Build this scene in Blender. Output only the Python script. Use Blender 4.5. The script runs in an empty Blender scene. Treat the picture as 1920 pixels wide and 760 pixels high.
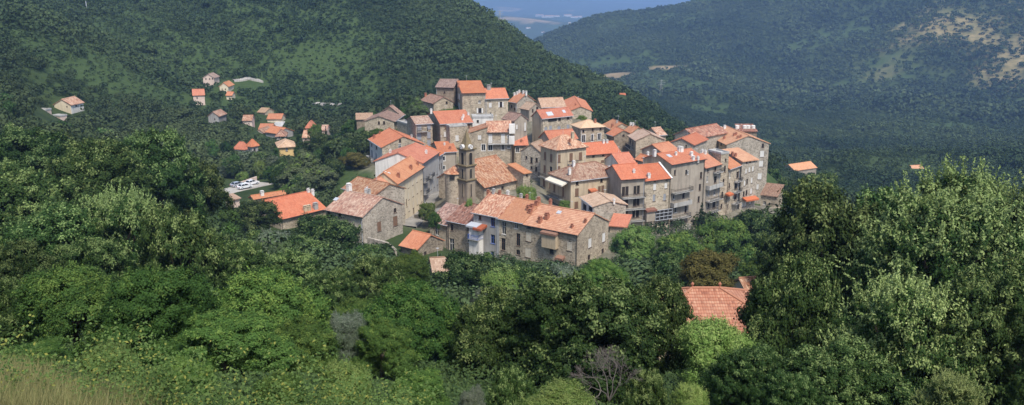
import bpy, math, random
import numpy as np
from mathutils import Vector, Matrix
R = math.radians
random.seed(7)
rng = np.random.default_rng(11)
SC = bpy.context.scene
COL = SC.collection

# ------------------------------------------------------------------ camera
CAMZ = 60.0
F = 1663.0                       # focal length in pixels of the 1920 wide photograph
PITCH = math.atan(420 / F)
cp, sp = math.cos(PITCH), math.sin(PITCH)
FWD = np.array([0, cp, -sp]); UP = np.array([0, sp, cp]); RT = np.array([1.0, 0, 0])
CAM = np.array([0, 0, CAMZ])

def ray(px, py):
    return FWD + RT * ((px - 960) / F) + UP * ((380 - py) / F)
def at(px, py, Y):
    d = ray(px, py); return CAM + d * (Y / d[1])
def onz(px, py, z):
    d = ray(px, py); return CAM + d * ((z - CAMZ) / d[2])
def proj(P):
    v = np.asarray(P, float) - CAM
    w = v @ FWD
    return 960 + F * (v @ RT) / w, 380 - F * (v @ UP) / w

cd = bpy.data.cameras.new('camera'); co = bpy.data.objects.new('camera', cd); COL.objects.link(co)
co.location = (0, 0, CAMZ); co.rotation_euler = (R(90) - PITCH, 0, 0)
cd.sensor_width = 36; cd.lens = 36 * F / 1920; cd.clip_start = 0.2; cd.clip_end = 60000
SC.camera = co

# ------------------------------------------------------------------ helpers
def empty(name, loc, rz=0.0):
    o = bpy.data.objects.new(name, None); COL.objects.link(o)
    o.empty_display_size = 0.3
    o.location = loc; o.rotation_euler = (0, 0, rz); return o
def tag(o, label=None, cat=None, group=None, kind=None):
    if label: o['label'] = label
    if cat: o['category'] = cat
    if group: o['group'] = group
    if kind: o['kind'] = kind
    return o

class MB:
    def __init__(s): s.v = []; s.f = []; s.uv = []; s.m = []
    def face(s, pts, uv=None, m=0):
        b = len(s.v); s.v.extend([tuple(map(float, p)) for p in pts])
        s.f.append(tuple(range(b, b + len(pts)))); s.m.append(m)
        s.uv.extend(uv if uv else [(0, 0)] * len(pts))
    def box(s, lo, hi, m=0):
        x0, y0, z0 = lo; x1, y1, z1 = hi
        P = [(x0,y0,z0),(x1,y0,z0),(x1,y1,z0),(x0,y1,z0),(x0,y0,z1),(x1,y0,z1),(x1,y1,z1),(x0,y1,z1)]
        for q in ((0,3,2,1),(4,5,6,7),(0,1,5,4),(1,2,6,5),(2,3,7,6),(3,0,4,7)): s.face([P[i] for i in q], None, m)
    def obox(s, fr, s0, s1, t0, t1, d0, d1, m=0):
        """box in a wall frame: s along, t up, d outward"""
        P = [fr(a, t, d) for d in (d0, d1) for t in (t0, t1) for a in (s0, s1)]
        for q in ((0,1,3,2),(4,6,7,5),(0,4,5,1),(2,3,7,6),(0,2,6,4),(1,5,7,3)): s.face([P[i] for i in q], None, m)
    def prism(s, pts, th, m=0, d=None):
        """polygon extruded by vector d (default straight down th) with planar uv"""
        pts = [np.asarray(p, float) for p in pts]
        n = np.cross(pts[1] - pts[0], pts[2] - pts[0]); n /= (np.linalg.norm(n) + 1e-9)
        if n[2] < 0: n = -n
        u = np.cross([0, 0, 1.0], n)
        u = u / np.linalg.norm(u) if np.linalg.norm(u) > 1e-3 else np.array([1.0, 0, 0])
        v = np.cross(n, u)
        uv = lambda P: [(float(p @ u), float(p @ v)) for p in P]
        low = [p + (np.array([0, 0, -th]) if d is None else d) for p in pts]
        s.face(pts, uv(pts), m); s.face(low[::-1], uv(low[::-1]), m)
        k = len(pts)
        for i in range(k):
            q = [pts[i], pts[(i + 1) % k], low[(i + 1) % k], low[i]]
            s.face(q, uv(q), m)
    def tube(s, P, r, n=6, m=0):
        """tapered tube through points P with radii r"""
        P = [np.asarray(p, float) for p in P]; rings = []
        for i, p in enumerate(P):
            t = P[min(i + 1, len(P) - 1)] - P[max(i - 1, 0)]; t = t / (np.linalg.norm(t) + 1e-9)
            a = np.cross(t, [0.3, 0.9, 0.1]) ; a /= np.linalg.norm(a) + 1e-9; b = np.cross(t, a)
            rings.append([p + r[i] * (a * math.cos(2*math.pi*k/n) + b * math.sin(2*math.pi*k/n)) for k in range(n)])
        for i in range(len(P) - 1):
            for k in range(n):
                s.face([rings[i][k], rings[i][(k+1)%n], rings[i+1][(k+1)%n], rings[i+1][k]], None, m)
        s.face(rings[-1], None, m)
    def cyl(s, c, r, z0, z1, n=16, r1=None, m=0, cap=True):
        r1 = r if r1 is None else r1
        a = [(c[0]+r*math.cos(2*math.pi*k/n), c[1]+r*math.sin(2*math.pi*k/n), z0) for k in range(n)]
        b = [(c[0]+r1*math.cos(2*math.pi*k/n), c[1]+r1*math.sin(2*math.pi*k/n), z1) for k in range(n)]
        for k in range(n):
            L = math.hypot(r-r1, z1-z0)
            u0, u1 = 2*math.pi*r*k/n, 2*math.pi*r*(k+1)/n
            s.face([a[k], a[(k+1)%n], b[(k+1)%n], b[k]], [(u0,0),(u1,0),(u1,L),(u0,L)], m)
        if cap: s.face(b, None, m)
    def build(s, name, mats, parent=None, label=None):
        me = bpy.data.meshes.new(name)
        me.from_pydata(s.v, [], s.f); me.update()
        ul = me.uv_layers.new(name='UVMap')
        ul.data.foreach_set('uv', np.array(s.uv, dtype=np.float32).ravel())
        if not isinstance(mats, (list, tuple)): mats = [mats]
        for m in mats: me.materials.append(m)
        if len(mats) > 1: me.polygons.foreach_set('material_index', s.m)
        o = bpy.data.objects.new(name, me); COL.objects.link(o)
        o.color = (.5, 1, 1, 1)
        if parent is not None: o.parent = parent
        if label: o['label'] = label
        return o

def np_mesh(name, V, k, mats, mi=None):
    """mesh of separate k-gons from an array of vertices"""
    V = np.ascontiguousarray(V, dtype=np.float32).reshape(-1, 3)
    n = len(V); nf = n // k
    me = bpy.data.meshes.new(name)
    me.vertices.add(n); me.vertices.foreach_set('co', V.ravel())
    me.loops.add(n); me.loops.foreach_set('vertex_index', np.arange(n, dtype=np.int32))
    me.polygons.add(nf); me.polygons.foreach_set('loop_start', np.arange(0, n, k, dtype=np.int32))
    for m in mats: me.materials.append(m)
    if mi is not None: me.polygons.foreach_set('material_index', np.asarray(mi, dtype=np.int32))
    me.update(calc_edges=True)
    return me

# ------------------------------------------------------------------ materials
class NT:
    def __init__(s, name):
        s.mat = bpy.data.materials.new(name); s.mat.use_nodes = True
        s.nt = s.mat.node_tree; s.nt.nodes.clear()
        s.out = s.n('ShaderNodeOutputMaterial')
    def n(s, t, **kw):
        nd = s.nt.nodes.new(t)
        for k, v in kw.items(): setattr(nd, k, v)
        return nd
    def l(s, a, b): s.nt.links.new(a, b)
    def set(s, sock, v):
        if isinstance(v, bpy.types.NodeSocket): s.l(v, sock)
        else:
            if sock.type == 'RGBA' and len(v) == 3: v = (*v, 1)
            sock.default_value = v
    def math(s, op, a, b=0.0, c=None, clamp=False):
        nd = s.n('ShaderNodeMath', operation=op, use_clamp=clamp)
        s.set(nd.inputs[0], a); s.set(nd.inputs[1], b)
        if c is not None: s.set(nd.inputs[2], c)
        return nd.outputs[0]
    def vmath(s, op, a, b=None):
        nd = s.n('ShaderNodeVectorMath', operation=op)
        s.set(nd.inputs[0], a)
        if b is not None: s.set(nd.inputs[1], b)
        return nd.outputs[0]
    def mix(s, f, a, b, mode='MIX'):
        nd = s.n('ShaderNodeMix', data_type='RGBA', blend_type=mode)
        s.set(nd.inputs[0], f); s.set(nd.inputs[6], a); s.set(nd.inputs[7], b)
        return nd.outputs[2]
    def ramp(s, f, stops):
        nd = s.n('ShaderNodeValToRGB'); s.l(f, nd.inputs[0])
        e = nd.color_ramp.elements
        while len(e) < len(stops): e.new(0.5)
        for el, (p, c) in zip(e, stops):
            el.position = p; el.color = (c, c, c, 1) if isinstance(c, (int, float)) else (*c, 1)
        return nd.outputs[0]
    def noise(s, vec, scale, detail=4, rough=0.55):
        nd = s.n('ShaderNodeTexNoise'); s.l(vec, nd.inputs['Vector'])
        nd.inputs['Scale'].default_value = scale; nd.inputs['Detail'].default_value = detail
        nd.inputs['Roughness'].default_value = rough
        return nd.outputs[0]
    def bsdf(s, col, rough=0.85, spec=0.25, bump=None, bstr=0.3, bdist=0.05, metal=0.0):
        p = s.n('ShaderNodeBsdfPrincipled')
        s.set(p.inputs['Base Color'], col); s.set(p.inputs['Roughness'], rough)
        p.inputs['Specular IOR Level'].default_value = spec; p.inputs['Metallic'].default_value = metal
        if bump is not None:
            b = s.n('ShaderNodeBump'); b.inputs['Strength'].default_value = bstr; b.inputs['Distance'].default_value = bdist
            s.l(bump, b.inputs['Height']); s.l(b.outputs[0], p.inputs['Normal'])
        return p.outputs[0]
    def done(s, sh): s.l(sh, s.out.inputs['Surface']); return s.mat
    def ocoord(s, off=97.0):
        tc = s.n('ShaderNodeTexCoord'); oi = s.n('ShaderNodeObjectInfo')
        sc = s.vmath('MULTIPLY', oi.outputs['Location'], (1.37, 2.11, 1.73))
        return s.vmath('ADD', tc.outputs['Object'], sc)

M = {}
def stone_mat(name, ca, cb, mortar, scale=2.3, stain=0.35):
    t = NT(name); c = t.ocoord()
    c2 = t.vmath('MULTIPLY', c, (1, 1, 1.5))
    v = t.n('ShaderNodeTexVoronoi', feature='F1'); t.l(c2, v.inputs['Vector']); v.inputs['Scale'].default_value = scale
    e = t.n('ShaderNodeTexVoronoi', feature='DISTANCE_TO_EDGE'); t.l(c2, e.inputs['Vector']); e.inputs['Scale'].default_value = scale
    sep = t.n('ShaderNodeSeparateColor'); t.l(v.outputs['Color'], sep.inputs[0])
    col = t.mix(sep.outputs[0], ca, cb)
    col = t.mix(t.ramp(sep.outputs[1], [(0.72, 0), (0.8, 0.55)]), col, tuple(x * 0.5 for x in ca))
    col = t.mix(t.ramp(e.outputs[0], [(0.02, 1), (0.09, 0)]), col, mortar)
    big = t.noise(t.vmath('MULTIPLY', c, (1, 1, 0.35)), 0.35, 5)
    col = t.mix(t.ramp(big, [(0.35, stain), (0.62, 0)]), col, tuple(x * 0.42 for x in ca))
    lum = t.noise(c, 0.9, 5)
    col = t.mix(t.ramp(lum, [(0.5, 0), (0.8, 0.45)]), col, tuple(min(1, x * 1.45) for x in cb))
    return t.done(t.bsdf(col, 0.92, 0.15, e.outputs[0], 0.7, 0.12))
def render_mat(name, ca, cb, stain=(0.12, 0.1, 0.085), amt=0.55):
    t = NT(name); c = t.ocoord()
    big = t.noise(c, 0.28, 6, 0.6)
    col = t.mix(t.ramp(big, [(0.35, 0), (0.65, 1)]), ca, cb)
    st = t.noise(t.vmath('MULTIPLY', c, (1.4, 1.4, 0.16)), 0.8, 6, 0.62)
    col = t.mix(t.ramp(st, [(0.48, 0), (0.72, amt)]), col, stain)
    fine = t.noise(c, 6, 3)
    col = t.mix(t.ramp(fine, [(0.3, 0.25), (0.6, 0)]), col, tuple(x * 0.6 for x in ca))
    return t.done(t.bsdf(col, 0.9, 0.15, fine, 0.25, 0.03))
def tile_mat(name, base, light, dark, pu=0.26, pv=0.42, patch=0.5, spread=0.55, rows=False):
    t = NT(name); uvn = t.n('ShaderNodeUVMap'); oi = t.n('ShaderNodeObjectInfo')
    uv = t.vmath('ADD', uvn.outputs[0], t.vmath('SCALE', oi.outputs['Location']))
    sx = t.n('ShaderNodeSeparateXYZ'); t.l(uv, sx.inputs[0])
    u = t.math('DIVIDE', sx.outputs[0], pu); v = t.math('DIVIDE', sx.outputs[1], pv)
    cell = t.n('ShaderNodeCombineXYZ'); t.l(t.math('FLOOR', u), cell.inputs[0]); t.l(t.math('FLOOR', v), cell.inputs[1])
    wn = t.n('ShaderNodeTexWhiteNoise', noise_dimensions='2D'); t.l(cell.outputs[0], wn.inputs['Vector'])
    r = wn.outputs['Value']
    col = t.mix(t.math('MULTIPLY', t.ramp(r, [(0.45, 0), (1, 1)]), spread), base, light)
    col = t.mix(t.math('MULTIPLY', t.ramp(r, [(0.0, 1), (0.3, 0)]), spread), col, dark)
    nz = t.noise(uv, 0.45, 6, 0.62)
    col = t.mix(t.ramp(nz, [(0.42, 0), (0.7, patch)]), col, light)
    n2 = t.noise(t.vmath('ADD', uv, (31, 17, 0)), 0.8, 6, 0.65)
    col = t.mix(t.ramp(n2, [(0.5, 0), (0.75, patch)]), col, dark)
    hs = t.n('ShaderNodeHueSaturation'); t.l(col, hs.inputs['Color'])      # every roof has its own age, kept in the object colour
    sc = t.n('ShaderNodeSeparateColor'); t.l(oi.outputs['Color'], sc.inputs[0])
    for i_, nm in enumerate(('Hue', 'Saturation', 'Value')): t.l(sc.outputs[i_], hs.inputs[nm])
    col = hs.outputs[0]
    n3 = t.noise(t.vmath('MULTIPLY', uv, (1.6, 0.35, 1)), 0.9, 6, 0.65)
    col = t.mix(t.ramp(n3, [(0.5, 0), (0.72, patch)]), col, tuple(x * 0.75 + 0.02 for x in dark))
    fu = t.math('FRACT', u); fv = t.math('FRACT', v)
    hump = t.math('SINE', t.math('MULTIPLY', fu, math.pi))
    step = t.math('SUBTRACT', 1.0, fv)
    h = t.math('ADD', t.math('MULTIPLY', hump, 0.8), t.math('MULTIPLY', step, 0.5))
    if rows: col = t.mix(t.ramp(fv, [(0.0, .9), (0.16, .75), (0.24, 0)]), col, dark); hump = t.math('ADD', t.math('MULTIPLY', hump, .3), .6)
    col = t.mix(t.ramp(hump, [(0.0, 0.55), (0.35, 0)]), col, tuple(x * 0.6 for x in dark))
    return t.done(t.bsdf(col, 0.9, 0.12, h, 0.8, 0.07))
def plain_mat(name, col, rough=0.7, spec=0.3, var=0.3, metal=0.0):
    t = NT(name); c = t.ocoord(); n = t.noise(c, 1.7, 5)
    k = t.mix(t.ramp(n, [(0.35, 0), (0.7, var)]), col, tuple(x * 0.55 for x in col))
    return t.done(t.bsdf(k, rough, spec, None, metal=metal))

M['stone'] = stone_mat('grey_brown_stone', (0.28, 0.225, 0.16), (0.48, 0.40, 0.295), (0.46, 0.39, 0.29))
M['stone_grey'] = stone_mat('grey_granite_stone', (0.265, 0.225, 0.175), (0.47, 0.41, 0.33), (0.45, 0.395, 0.315))
M['stone_dark'] = stone_mat('dark_brown_stone', (0.18, 0.14, 0.10), (0.33, 0.265, 0.195), (0.30, 0.25, 0.185))
M['stone_warm'] = stone_mat('warm_patched_stone', (0.29, 0.24, 0.175), (0.50, 0.42, 0.31), (0.50, 0.425, 0.315), 1.9)
M['beige'] = render_mat('beige_render', (0.46, 0.36, 0.24), (0.55, 0.45, 0.31))
M['drab'] = render_mat('grey_beige_render', (0.30, 0.255, 0.20), (0.40, 0.345, 0.275))
M['grey'] = render_mat('grey_render', (0.30, 0.285, 0.265), (0.40, 0.385, 0.36))
M['tower'] = render_mat('brown_grey_old_masonry', (0.23, 0.185, 0.13), (0.32, 0.265, 0.195))
M['lichen'] = render_mat('lichened_brown_masonry', (0.165, 0.13, 0.07), (0.24, 0.185, 0.10))
M['cream'] = render_mat('cream_render', (0.62, 0.52, 0.36), (0.70, 0.60, 0.44), amt=0.35)
M['yellow'] = render_mat('yellow_render', (0.62, 0.42, 0.17), (0.66, 0.47, 0.21), amt=0.25)
M['white'] = render_mat('white_render', (0.66, 0.63, 0.58), (0.74, 0.71, 0.66), amt=0.4)
M['pinkwall'] = render_mat('pale_pink_render', (0.58, 0.44, 0.36), (0.66, 0.52, 0.43), amt=0.3)
M['concrete'] = render_mat('weathered_concrete', (0.36, 0.35, 0.32), (0.46, 0.44, 0.41))
M['red'] = tile_mat('new_red_tiles', (0.48, 0.135, 0.056), (0.56, 0.225, 0.115), (0.32, 0.088, 0.046), patch=0.35, spread=0.4)
M['orange'] = tile_mat('orange_tiles', (0.47, 0.17, 0.076), (0.56, 0.27, 0.145), (0.32, 0.105, 0.056), patch=0.4, spread=0.4)
M['peach'] = tile_mat('peach_orange_tiles', (0.60, 0.26, 0.12), (0.68, 0.38, 0.21), (0.42, 0.16, 0.08), patch=0.4, spread=0.4)
M['pink'] = tile_mat('mottled_old_tiles', (0.42, 0.175, 0.09), (0.60, 0.40, 0.26), (0.24, 0.085, 0.05), patch=0.6, spread=0.95, pu=0.3, pv=0.5)
M['tan'] = tile_mat('tan_tiles', (0.50, 0.29, 0.165), (0.64, 0.44, 0.29), (0.30, 0.155, 0.085), patch=0.5, spread=0.6)
M['paletan'] = tile_mat('pale_peach_tiles', (0.66, 0.43, 0.26), (0.74, 0.53, 0.36), (0.48, 0.29, 0.17), patch=0.35, spread=0.3)
M['brown'] = tile_mat('brown_weathered_tiles', (0.28, 0.15, 0.10), (0.42, 0.27, 0.20), (0.14, 0.08, 0.055), patch=0.5, spread=0.7)
M['maroon'] = tile_mat('dark_red_mottled_tiles', (0.32, 0.12, 0.075), (0.50, 0.29, 0.21), (0.13, 0.06, 0.045), patch=0.6, spread=0.95, pu=0.34, pv=0.55)
M['ribbed'] = tile_mat('ribbed_orange_tiles', (0.49, 0.205, 0.095), (0.62, 0.36, 0.21), (0.33, 0.115, 0.06), patch=0.4, spread=0.5, pu=0.46, pv=0.5, rows=True)
M['courses'] = tile_mat('coursed_terracotta_tiles', (0.50, 0.185, 0.085), (0.60, 0.30, 0.165), (0.28, 0.095, 0.05), patch=0.5, spread=0.9, pu=0.24, pv=0.42, rows=True)
M['slab'] = render_mat('grey_roof_slab', (0.34, 0.33, 0.31), (0.5, 0.49, 0.46))
M['wood_dark'] = plain_mat('dark_brown_wood', (0.085, 0.05, 0.035))
M['wood_mid'] = plain_mat('brown_wood', (0.2, 0.115, 0.07))
M['paint_white'] = plain_mat('white_paint', (0.66, 0.64, 0.60), 0.6)
M['paint_beige'] = plain_mat('beige_paint', (0.62, 0.55, 0.44), 0.6)
M['paint_grey'] = plain_mat('blue_grey_paint', (0.30, 0.31, 0.33), 0.6)
M['paint_blue'] = plain_mat('blue_paint', (0.06, 0.12, 0.38), 0.5)
M['iron'] = plain_mat('black_iron', (0.025, 0.025, 0.027), 0.5)
M['metal_pale'] = plain_mat('pale_metal', (0.45, 0.47, 0.5), 0.45, 0.5)
t = NT('dark_glass'); M['glass'] = t.done(t.bsdf((0.018, 0.02, 0.024), 0.12, 0.5))
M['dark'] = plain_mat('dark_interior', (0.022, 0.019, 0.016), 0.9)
M['brick'] = plain_mat('chimney_brick', (0.36, 0.15, 0.09), 0.9)
M['awning'] = plain_mat('cream_canvas', (0.68, 0.62, 0.5), 0.9)
# ------------------------------------------------------------------ houses
ZM = {'f': (0, 0, 1), 'z1': (640,130,3.8), 'z2': (900,130,3.8), 'z3': (1160,210,3.8), 'z4': (1000,270,3.8), 'z5': (760,300,3.62),
      'z6': (500,230,2.922), 'z7': (60,120,3.619), 'z8': (380,200,3.8), 'a1': (780,230,4.469), 'a2': (1200,280,4.471),
      'a3': (1000,180,5.43), 'a4': (400,300,5.43), 'a5': (660,300,4.221), 'a6': (1220,480,4.75)}
def zc(z, p):
    a, b, s = ZM[z]; return a + p[0] / s, b + p[1] / s

HS = {}          # solved houses
GROUND = []      # ground control points collected from the house bases
SHOW = []        # (x0,y0,x1,y1,Y): picture boxes of houses that trees must not cover
def unit(v): return v / (np.linalg.norm(v) + 1e-12)

def solve(key, z, N, Rp=None, L=None, Y=200, A=None, B=None, like=None, base=None, H=None, yaw=None):
    n = zc(z, N)
    if isinstance(Y, tuple): Y = HS[Y[0]][Y[1]][1]
    P = at(n[0], n[1], Y); ez = P[2]
    if isinstance(like, str):
        h0 = HS[like]; er = h0['er']
        if A is None and Rp is None: A = h0['A']
        if B is None and L is None: B = h0['B']
    elif yaw is not None:
        er = np.array([math.cos(R(yaw)), math.sin(R(yaw)), 0])
    else:
        vr = onz(*zc(z, Rp), ez) - P if Rp else None
        vl = onz(*zc(z, L), ez) - P if L else None
        if vr is not None and vl is not None:
            ar = math.atan2(vr[1], vr[0]); al = math.atan2(vl[1], vl[0]) - math.pi / 2
            wr, wl = np.linalg.norm(vr), np.linalg.norm(vl)
            dev = (al - ar + math.pi) % (2 * math.pi) - math.pi
            a = ar + dev * wl / (wr + wl)
        elif vr is not None: a = math.atan2(vr[1], vr[0]); dev = 0
        else: a = math.atan2(vl[1], vl[0]) - math.pi / 2; dev = 0
        er = np.array([math.cos(a), math.sin(a), 0])
        if abs(dev) > R(25): print('DEV', key, round(math.degrees(dev)))
    el = np.array([-er[1], er[0], 0])
    def along(e, px):                      # distance along e at which the eave reaches picture column px
        k = (px - 960) / F; d = P - CAM    # (d+e s).x = k * (d + e s).FWD
        return (k * (d @ FWD) - d[0]) / (e[0] - k * (e @ FWD))
    if A is None: A = along(er, zc(z, Rp)[0])
    if B is None: B = along(el, zc(z, L)[0])
    if not (2 < A < 45) or not (2 < B < 45): print('SIZE', key, round(A, 1), round(B, 1))
    A = min(max(A, 2.2), 45); B = min(max(B, 2.2), 45)
    if H is None:
        d = ray(n[0], n[1]); bz = at(n[0], base, P[1])[2]; H = ez - bz
    hs = dict(N=P, er=er, el=el, A=A, B=B, H=H, R=P + er * A, L=P + el * B, zb=ez - H)
    HS[key] = hs
    return hs

DEEP = 2.5       # walls go this far below the visible base
def make_window(wf, rect, style, parent, wall_in):
    """frame (with sill), pane and shutters in wall frame wf(s,t,d); rect = s0,s1,t0,t1"""
    s0, s1, t0, t1 = rect; w = s1 - s0; h = t1 - t0
    if wall_in: din = -0.16
    else: din = 0.03
    kind = style.split()[0]; colr = style.split()[1] if ' ' in style else ''
    fm = {'w': 'paint_white', 'b': 'paint_blue', 'd': 'wood_dark', 'h': 'wood_dark', 'wsur': 'paint_white', 'g': 'paint_grey', 'v': 'paint_white', 'round': 'wood_dark'}.get(kind, 'wood_dark')
    shm = {'white': 'paint_white', 'beige': 'paint_beige', 'grey': 'paint_grey', 'brown': 'wood_mid', 'cream': 'paint_beige', 'dark': 'wood_dark', 'blue': 'paint_blue'}.get(colr, 'paint_white')
    f = MB(); b = 0.075
    if kind == 'wsur':
        q = 0.14
        for a in ((s0-q, s1+q, t1, t1+q), (s0-q, s1+q, t0-q, t0), (s0-q, s0, t0, t1), (s1, s1+q, t0, t1)): f.obox(wf, *a, -0.02, 0.035)
    else:
        f.obox(wf, s0-0.1, s1+0.1, t0-0.1, t0-0.002, -0.02, 0.07)
    d0, d1 = din - 0.03, din + 0.04
    f.obox(wf, s0, s0+b, t0, t1, d0, d1); f.obox(wf, s1-b, s1, t0, t1, d0, d1)
    f.obox(wf, s0+b, s1-b, t1-b, t1, d0, d1); f.obox(wf, s0+b, s1-b, t0, t0+b, d0, d1)
    if kind == 'v':
        k = max(2, int(w / 0.9))
        for i in range(1, k): f.obox(wf, s0+w*i/k-0.05, s0+w*i/k+0.05, t0+b, t1-b, d0, d1+0.02)
        for q in (0.3, 0.38, 0.8): f.obox(wf, s0+b, s1-b, t0+h*q-0.05, t0+h*q+0.05, d0, d1+0.03)
    elif w > 0.75:
        f.obox(wf, (s0+s1)/2-0.04, (s0+s1)/2+0.04, t0+b, t1-b, d0, d1)
        if kind in ('w', 'b', 'd') and h > 1.2: f.obox(wf, s0+b, s1-b, t0+h*0.62-0.03, t0+h*0.62+0.03, d0, d1)
    o = f.build('window', M[fm], parent)
    p = MB(); p.obox(wf, s0+b*0.5, s1-b*0.5, t0+b*0.5, t1-b*0.5, d0-0.02, d0+0.015)
    p.build('pane', M['dark' if kind == 'h' else 'glass'], o)
    if kind == 's':
        for a, c in ((s0+0.02, (s0+s1)/2-0.01), ((s0+s1)/2+0.01, s1-0.02)):
            m = MB(); dd = -0.07 if wall_in else 0.07
            m.obox(wf, a, c, t0+0.02, t1-0.02, dd-0.03, dd+0.02)
            n = max(2, int(h / 0.28))
            for i in range(n): m.obox(wf, a+0.06, c-0.06, t0+h*(i+0.2)/n, t0+h*(i+0.75)/n, dd+0.02, dd+0.05)
            m.build('shutter', M[shm], o)
    if kind == 'o':
        for a, c in ((s0-w*0.5-0.04, s0-0.03), (s1+0.03, s1+w*0.5+0.04)):
            m = MB(); m.obox(wf, a, c, t0, t1, 0.03, 0.08)
            for i in range(3): m.obox(wf, a+0.06, c-0.06, t0+h*(i+0.12)/3, t0+h*(i+0.88)/3, 0.08, 0.1)
            m.build('shutter', M[shm], o)
    return o

def H_(key, name, label, z, N, Rp=None, L=None, Y=200, roof='gL', apex=None, h=None, wall='stone', rcol='red', cat='house', group='stone houses of the hilltop village',
       wins=(), balc=(), chim=(), A=None, B=None, like=None, base=None, H=None, yaw=None, zw=None, oh=0.45, sky=(), show=True, extra=None, chimsize=1.0):
    hs = solve(key, z, N, Rp, L, Y, A, B, like, base, H, yaw)
    P, er, el, A, B, H = (hs[k] for k in ('N', 'er', 'el', 'A', 'B', 'H'))
    c0 = P - np.array([0, 0, H])
    org = c0 + er * A / 2 + el * B / 2
    rz = math.atan2(er[1], er[0])
    root = empty(name, org, rz); tag(root, label, cat, group)
    Mw = lambda x, y, zz: c0 + er * x + el * y + np.array([0, 0, zz])   # corner-local -> world
    toL = lambda W: np.array([(W - c0) @ er, (W - c0) @ el, W[2] - c0[2]])
    off = np.array([A / 2, B / 2, 0])
    ll = lambda x, y, zz: (x - A / 2, y - B / 2, zz)                      # corner-local -> object
    hs.update(root=root, toL=toL, off=off, ll=ll, Mw=Mw)
    # ---- roof height
    if h is None and apex is not None:
        m = Mw(A/2, 0, H) if roof == 'gR' else Mw(0, B/2, H)
        if roof in ('hip',): m = Mw(A/2, B/2, H)
        py = zc(z, apex)[1]
        lo, hi = 0.1, 9.0
        for _ in range(40):
            md = (lo + hi) / 2
            if proj(m + np.array([0, 0, md]))[1] > py: lo = md
            else: hi = md
        h = (lo + hi) / 2
        span = A if roof == 'gR' else B
        if not 0.13 * span < h < 0.36 * span: print('PITCH', key, 'h', round(h, 2), 'span', round(span, 1))
        h = min(max(h, 0.13 * span), 0.36 * span)
    if h is None: h = 0.2 * (A if roof == 'gR' else B)
    hs['h'] = h
    # ---- wall frames
    fr = {'R': (lambda s, t, d: ll(s, -d, t), A), 'L': (lambda s, t, d: ll(-d, s, t), B),
          'A': (lambda s, t, d: ll(A + d, s, t), B), 'B': (lambda s, t, d: ll(s, B + d, t), A)}
    wmats = wall if isinstance(wall, dict) else {}
    base_m = wmats.get('*', wall if isinstance(wall, str) else 'stone')
    names = sorted(set([base_m] + [v for k, v in wmats.items() if k != '*']))
    mi = {w: names.index(wmats.get(w, base_m)) for w in 'RLAB'}
    # ---- windows to wall coordinates
    rects = {w: [] for w in 'RLAB'}
    def hit(w, px, py):
        d = ray(px, py)
        n = {'R': -el, 'L': -er, 'A': er, 'B': el}[w]; q = c0 + (er * A if w == 'A' else 0) + (el * B if w == 'B' else 0)
        k = ((q - CAM) @ n) / (d @ n); W = CAM + d * k; l = toL(W)
        return (l[0] if w in 'RB' else l[1]), l[2]
    hs['hit'] = hit
    for w, zz, st, lst in wins:
        if zz == 'grid':
            cols, rows, ww, wh, t0, dt = lst
            for i in range(cols):
                for j in range(rows):
                    s = fr[w][1] * (i + 0.5) / cols
                    rects[w].append((s - ww/2, s + ww/2, t0 + dt*j, t0 + dt*j + wh, st))
            continue
        for cx, cy, pw, ph in lst:
            k = ZM[zz][2]; X, Yp = zc(zz, (cx, cy))
            sa = hit(w, X - pw/2/k, Yp)[0]; sb = hit(w, X + pw/2/k, Yp)[0]
            s0, s1 = min(sa, sb), max(sa, sb)
            t1 = hit(w, X, Yp - ph/2/k)[1]; t0 = hit(w, X, Yp + ph/2/k)[1]
            if s1 - s0 < 0.35: m = (s0+s1)/2; s0, s1 = m-0.3, m+0.3
            if st[0] == 'o' and s1 - s0 > 1.2: q = (s1-s0)*0.26; s0 += q; s1 -= q
            s0 = max(s0, 0.25); s1 = min(s1, fr[w][1] - 0.25)
            if s1 - s0 > 0.3 and t1 - t0 > 0.25: rects[w].append((s0, s1, t0, t1, st))
    # ---- walls
    mb = MB()
    def profile(w, s):
        T = fr[w][1]
        if roof == 'gL' and w in 'LA': return H + h * (1 - abs(2*s/T - 1))
        if roof == 'gR' and w in 'RB': return H + h * (1 - abs(2*s/T - 1))
        if roof == 'hipL' and w == 'A': return H + h * (1 - abs(2*s/T - 1))
        if roof == 'sR' : return H + (h if w == 'B' else h*s/T if w in 'LA' else 0)
        if roof == 'sL' : return H + (h if w == 'A' else h*s/T if w in 'RB' else 0)
        if roof == 'sA' : return H + (h if w == 'L' else h*(1-s/T) if w in 'RB' else 0)
        return H
    for w in 'RLAB':
        f, T = fr[w]
        inh = []
        for r in rects[w]:
            ok = r[2] > -DEEP + 0.1 and r[3] < H - 0.1 and r[4].split()[0] not in ('round',) and all(r[1] < q[0] or r[0] > q[1] or r[3] < q[2] or r[2] > q[3] for q in inh)
            if ok: inh.append(r)
            make_window(f, r[:4], r[4], root, ok)
        xs = sorted(set([0, T] + [q for r in inh for q in r[:2]])); ts = sorted(set([-DEEP, H] + [q for r in inh for q in r[2:4]]))
        for i in range(len(xs)-1):
            for j in range(len(ts)-1):
                a, b, c, d = xs[i], xs[i+1], ts[j], ts[j+1]
                mx, mt = (a+b)/2, (c+d)/2
                if any(r[0] < mx < r[1] and r[2] < mt < r[3] for r in inh): continue
                mb.face([f(a,c,0), f(b,c,0), f(b,d,0), f(a,d,0)], [(a,c),(b,c),(b,d),(a,d)], mi[w])
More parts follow.
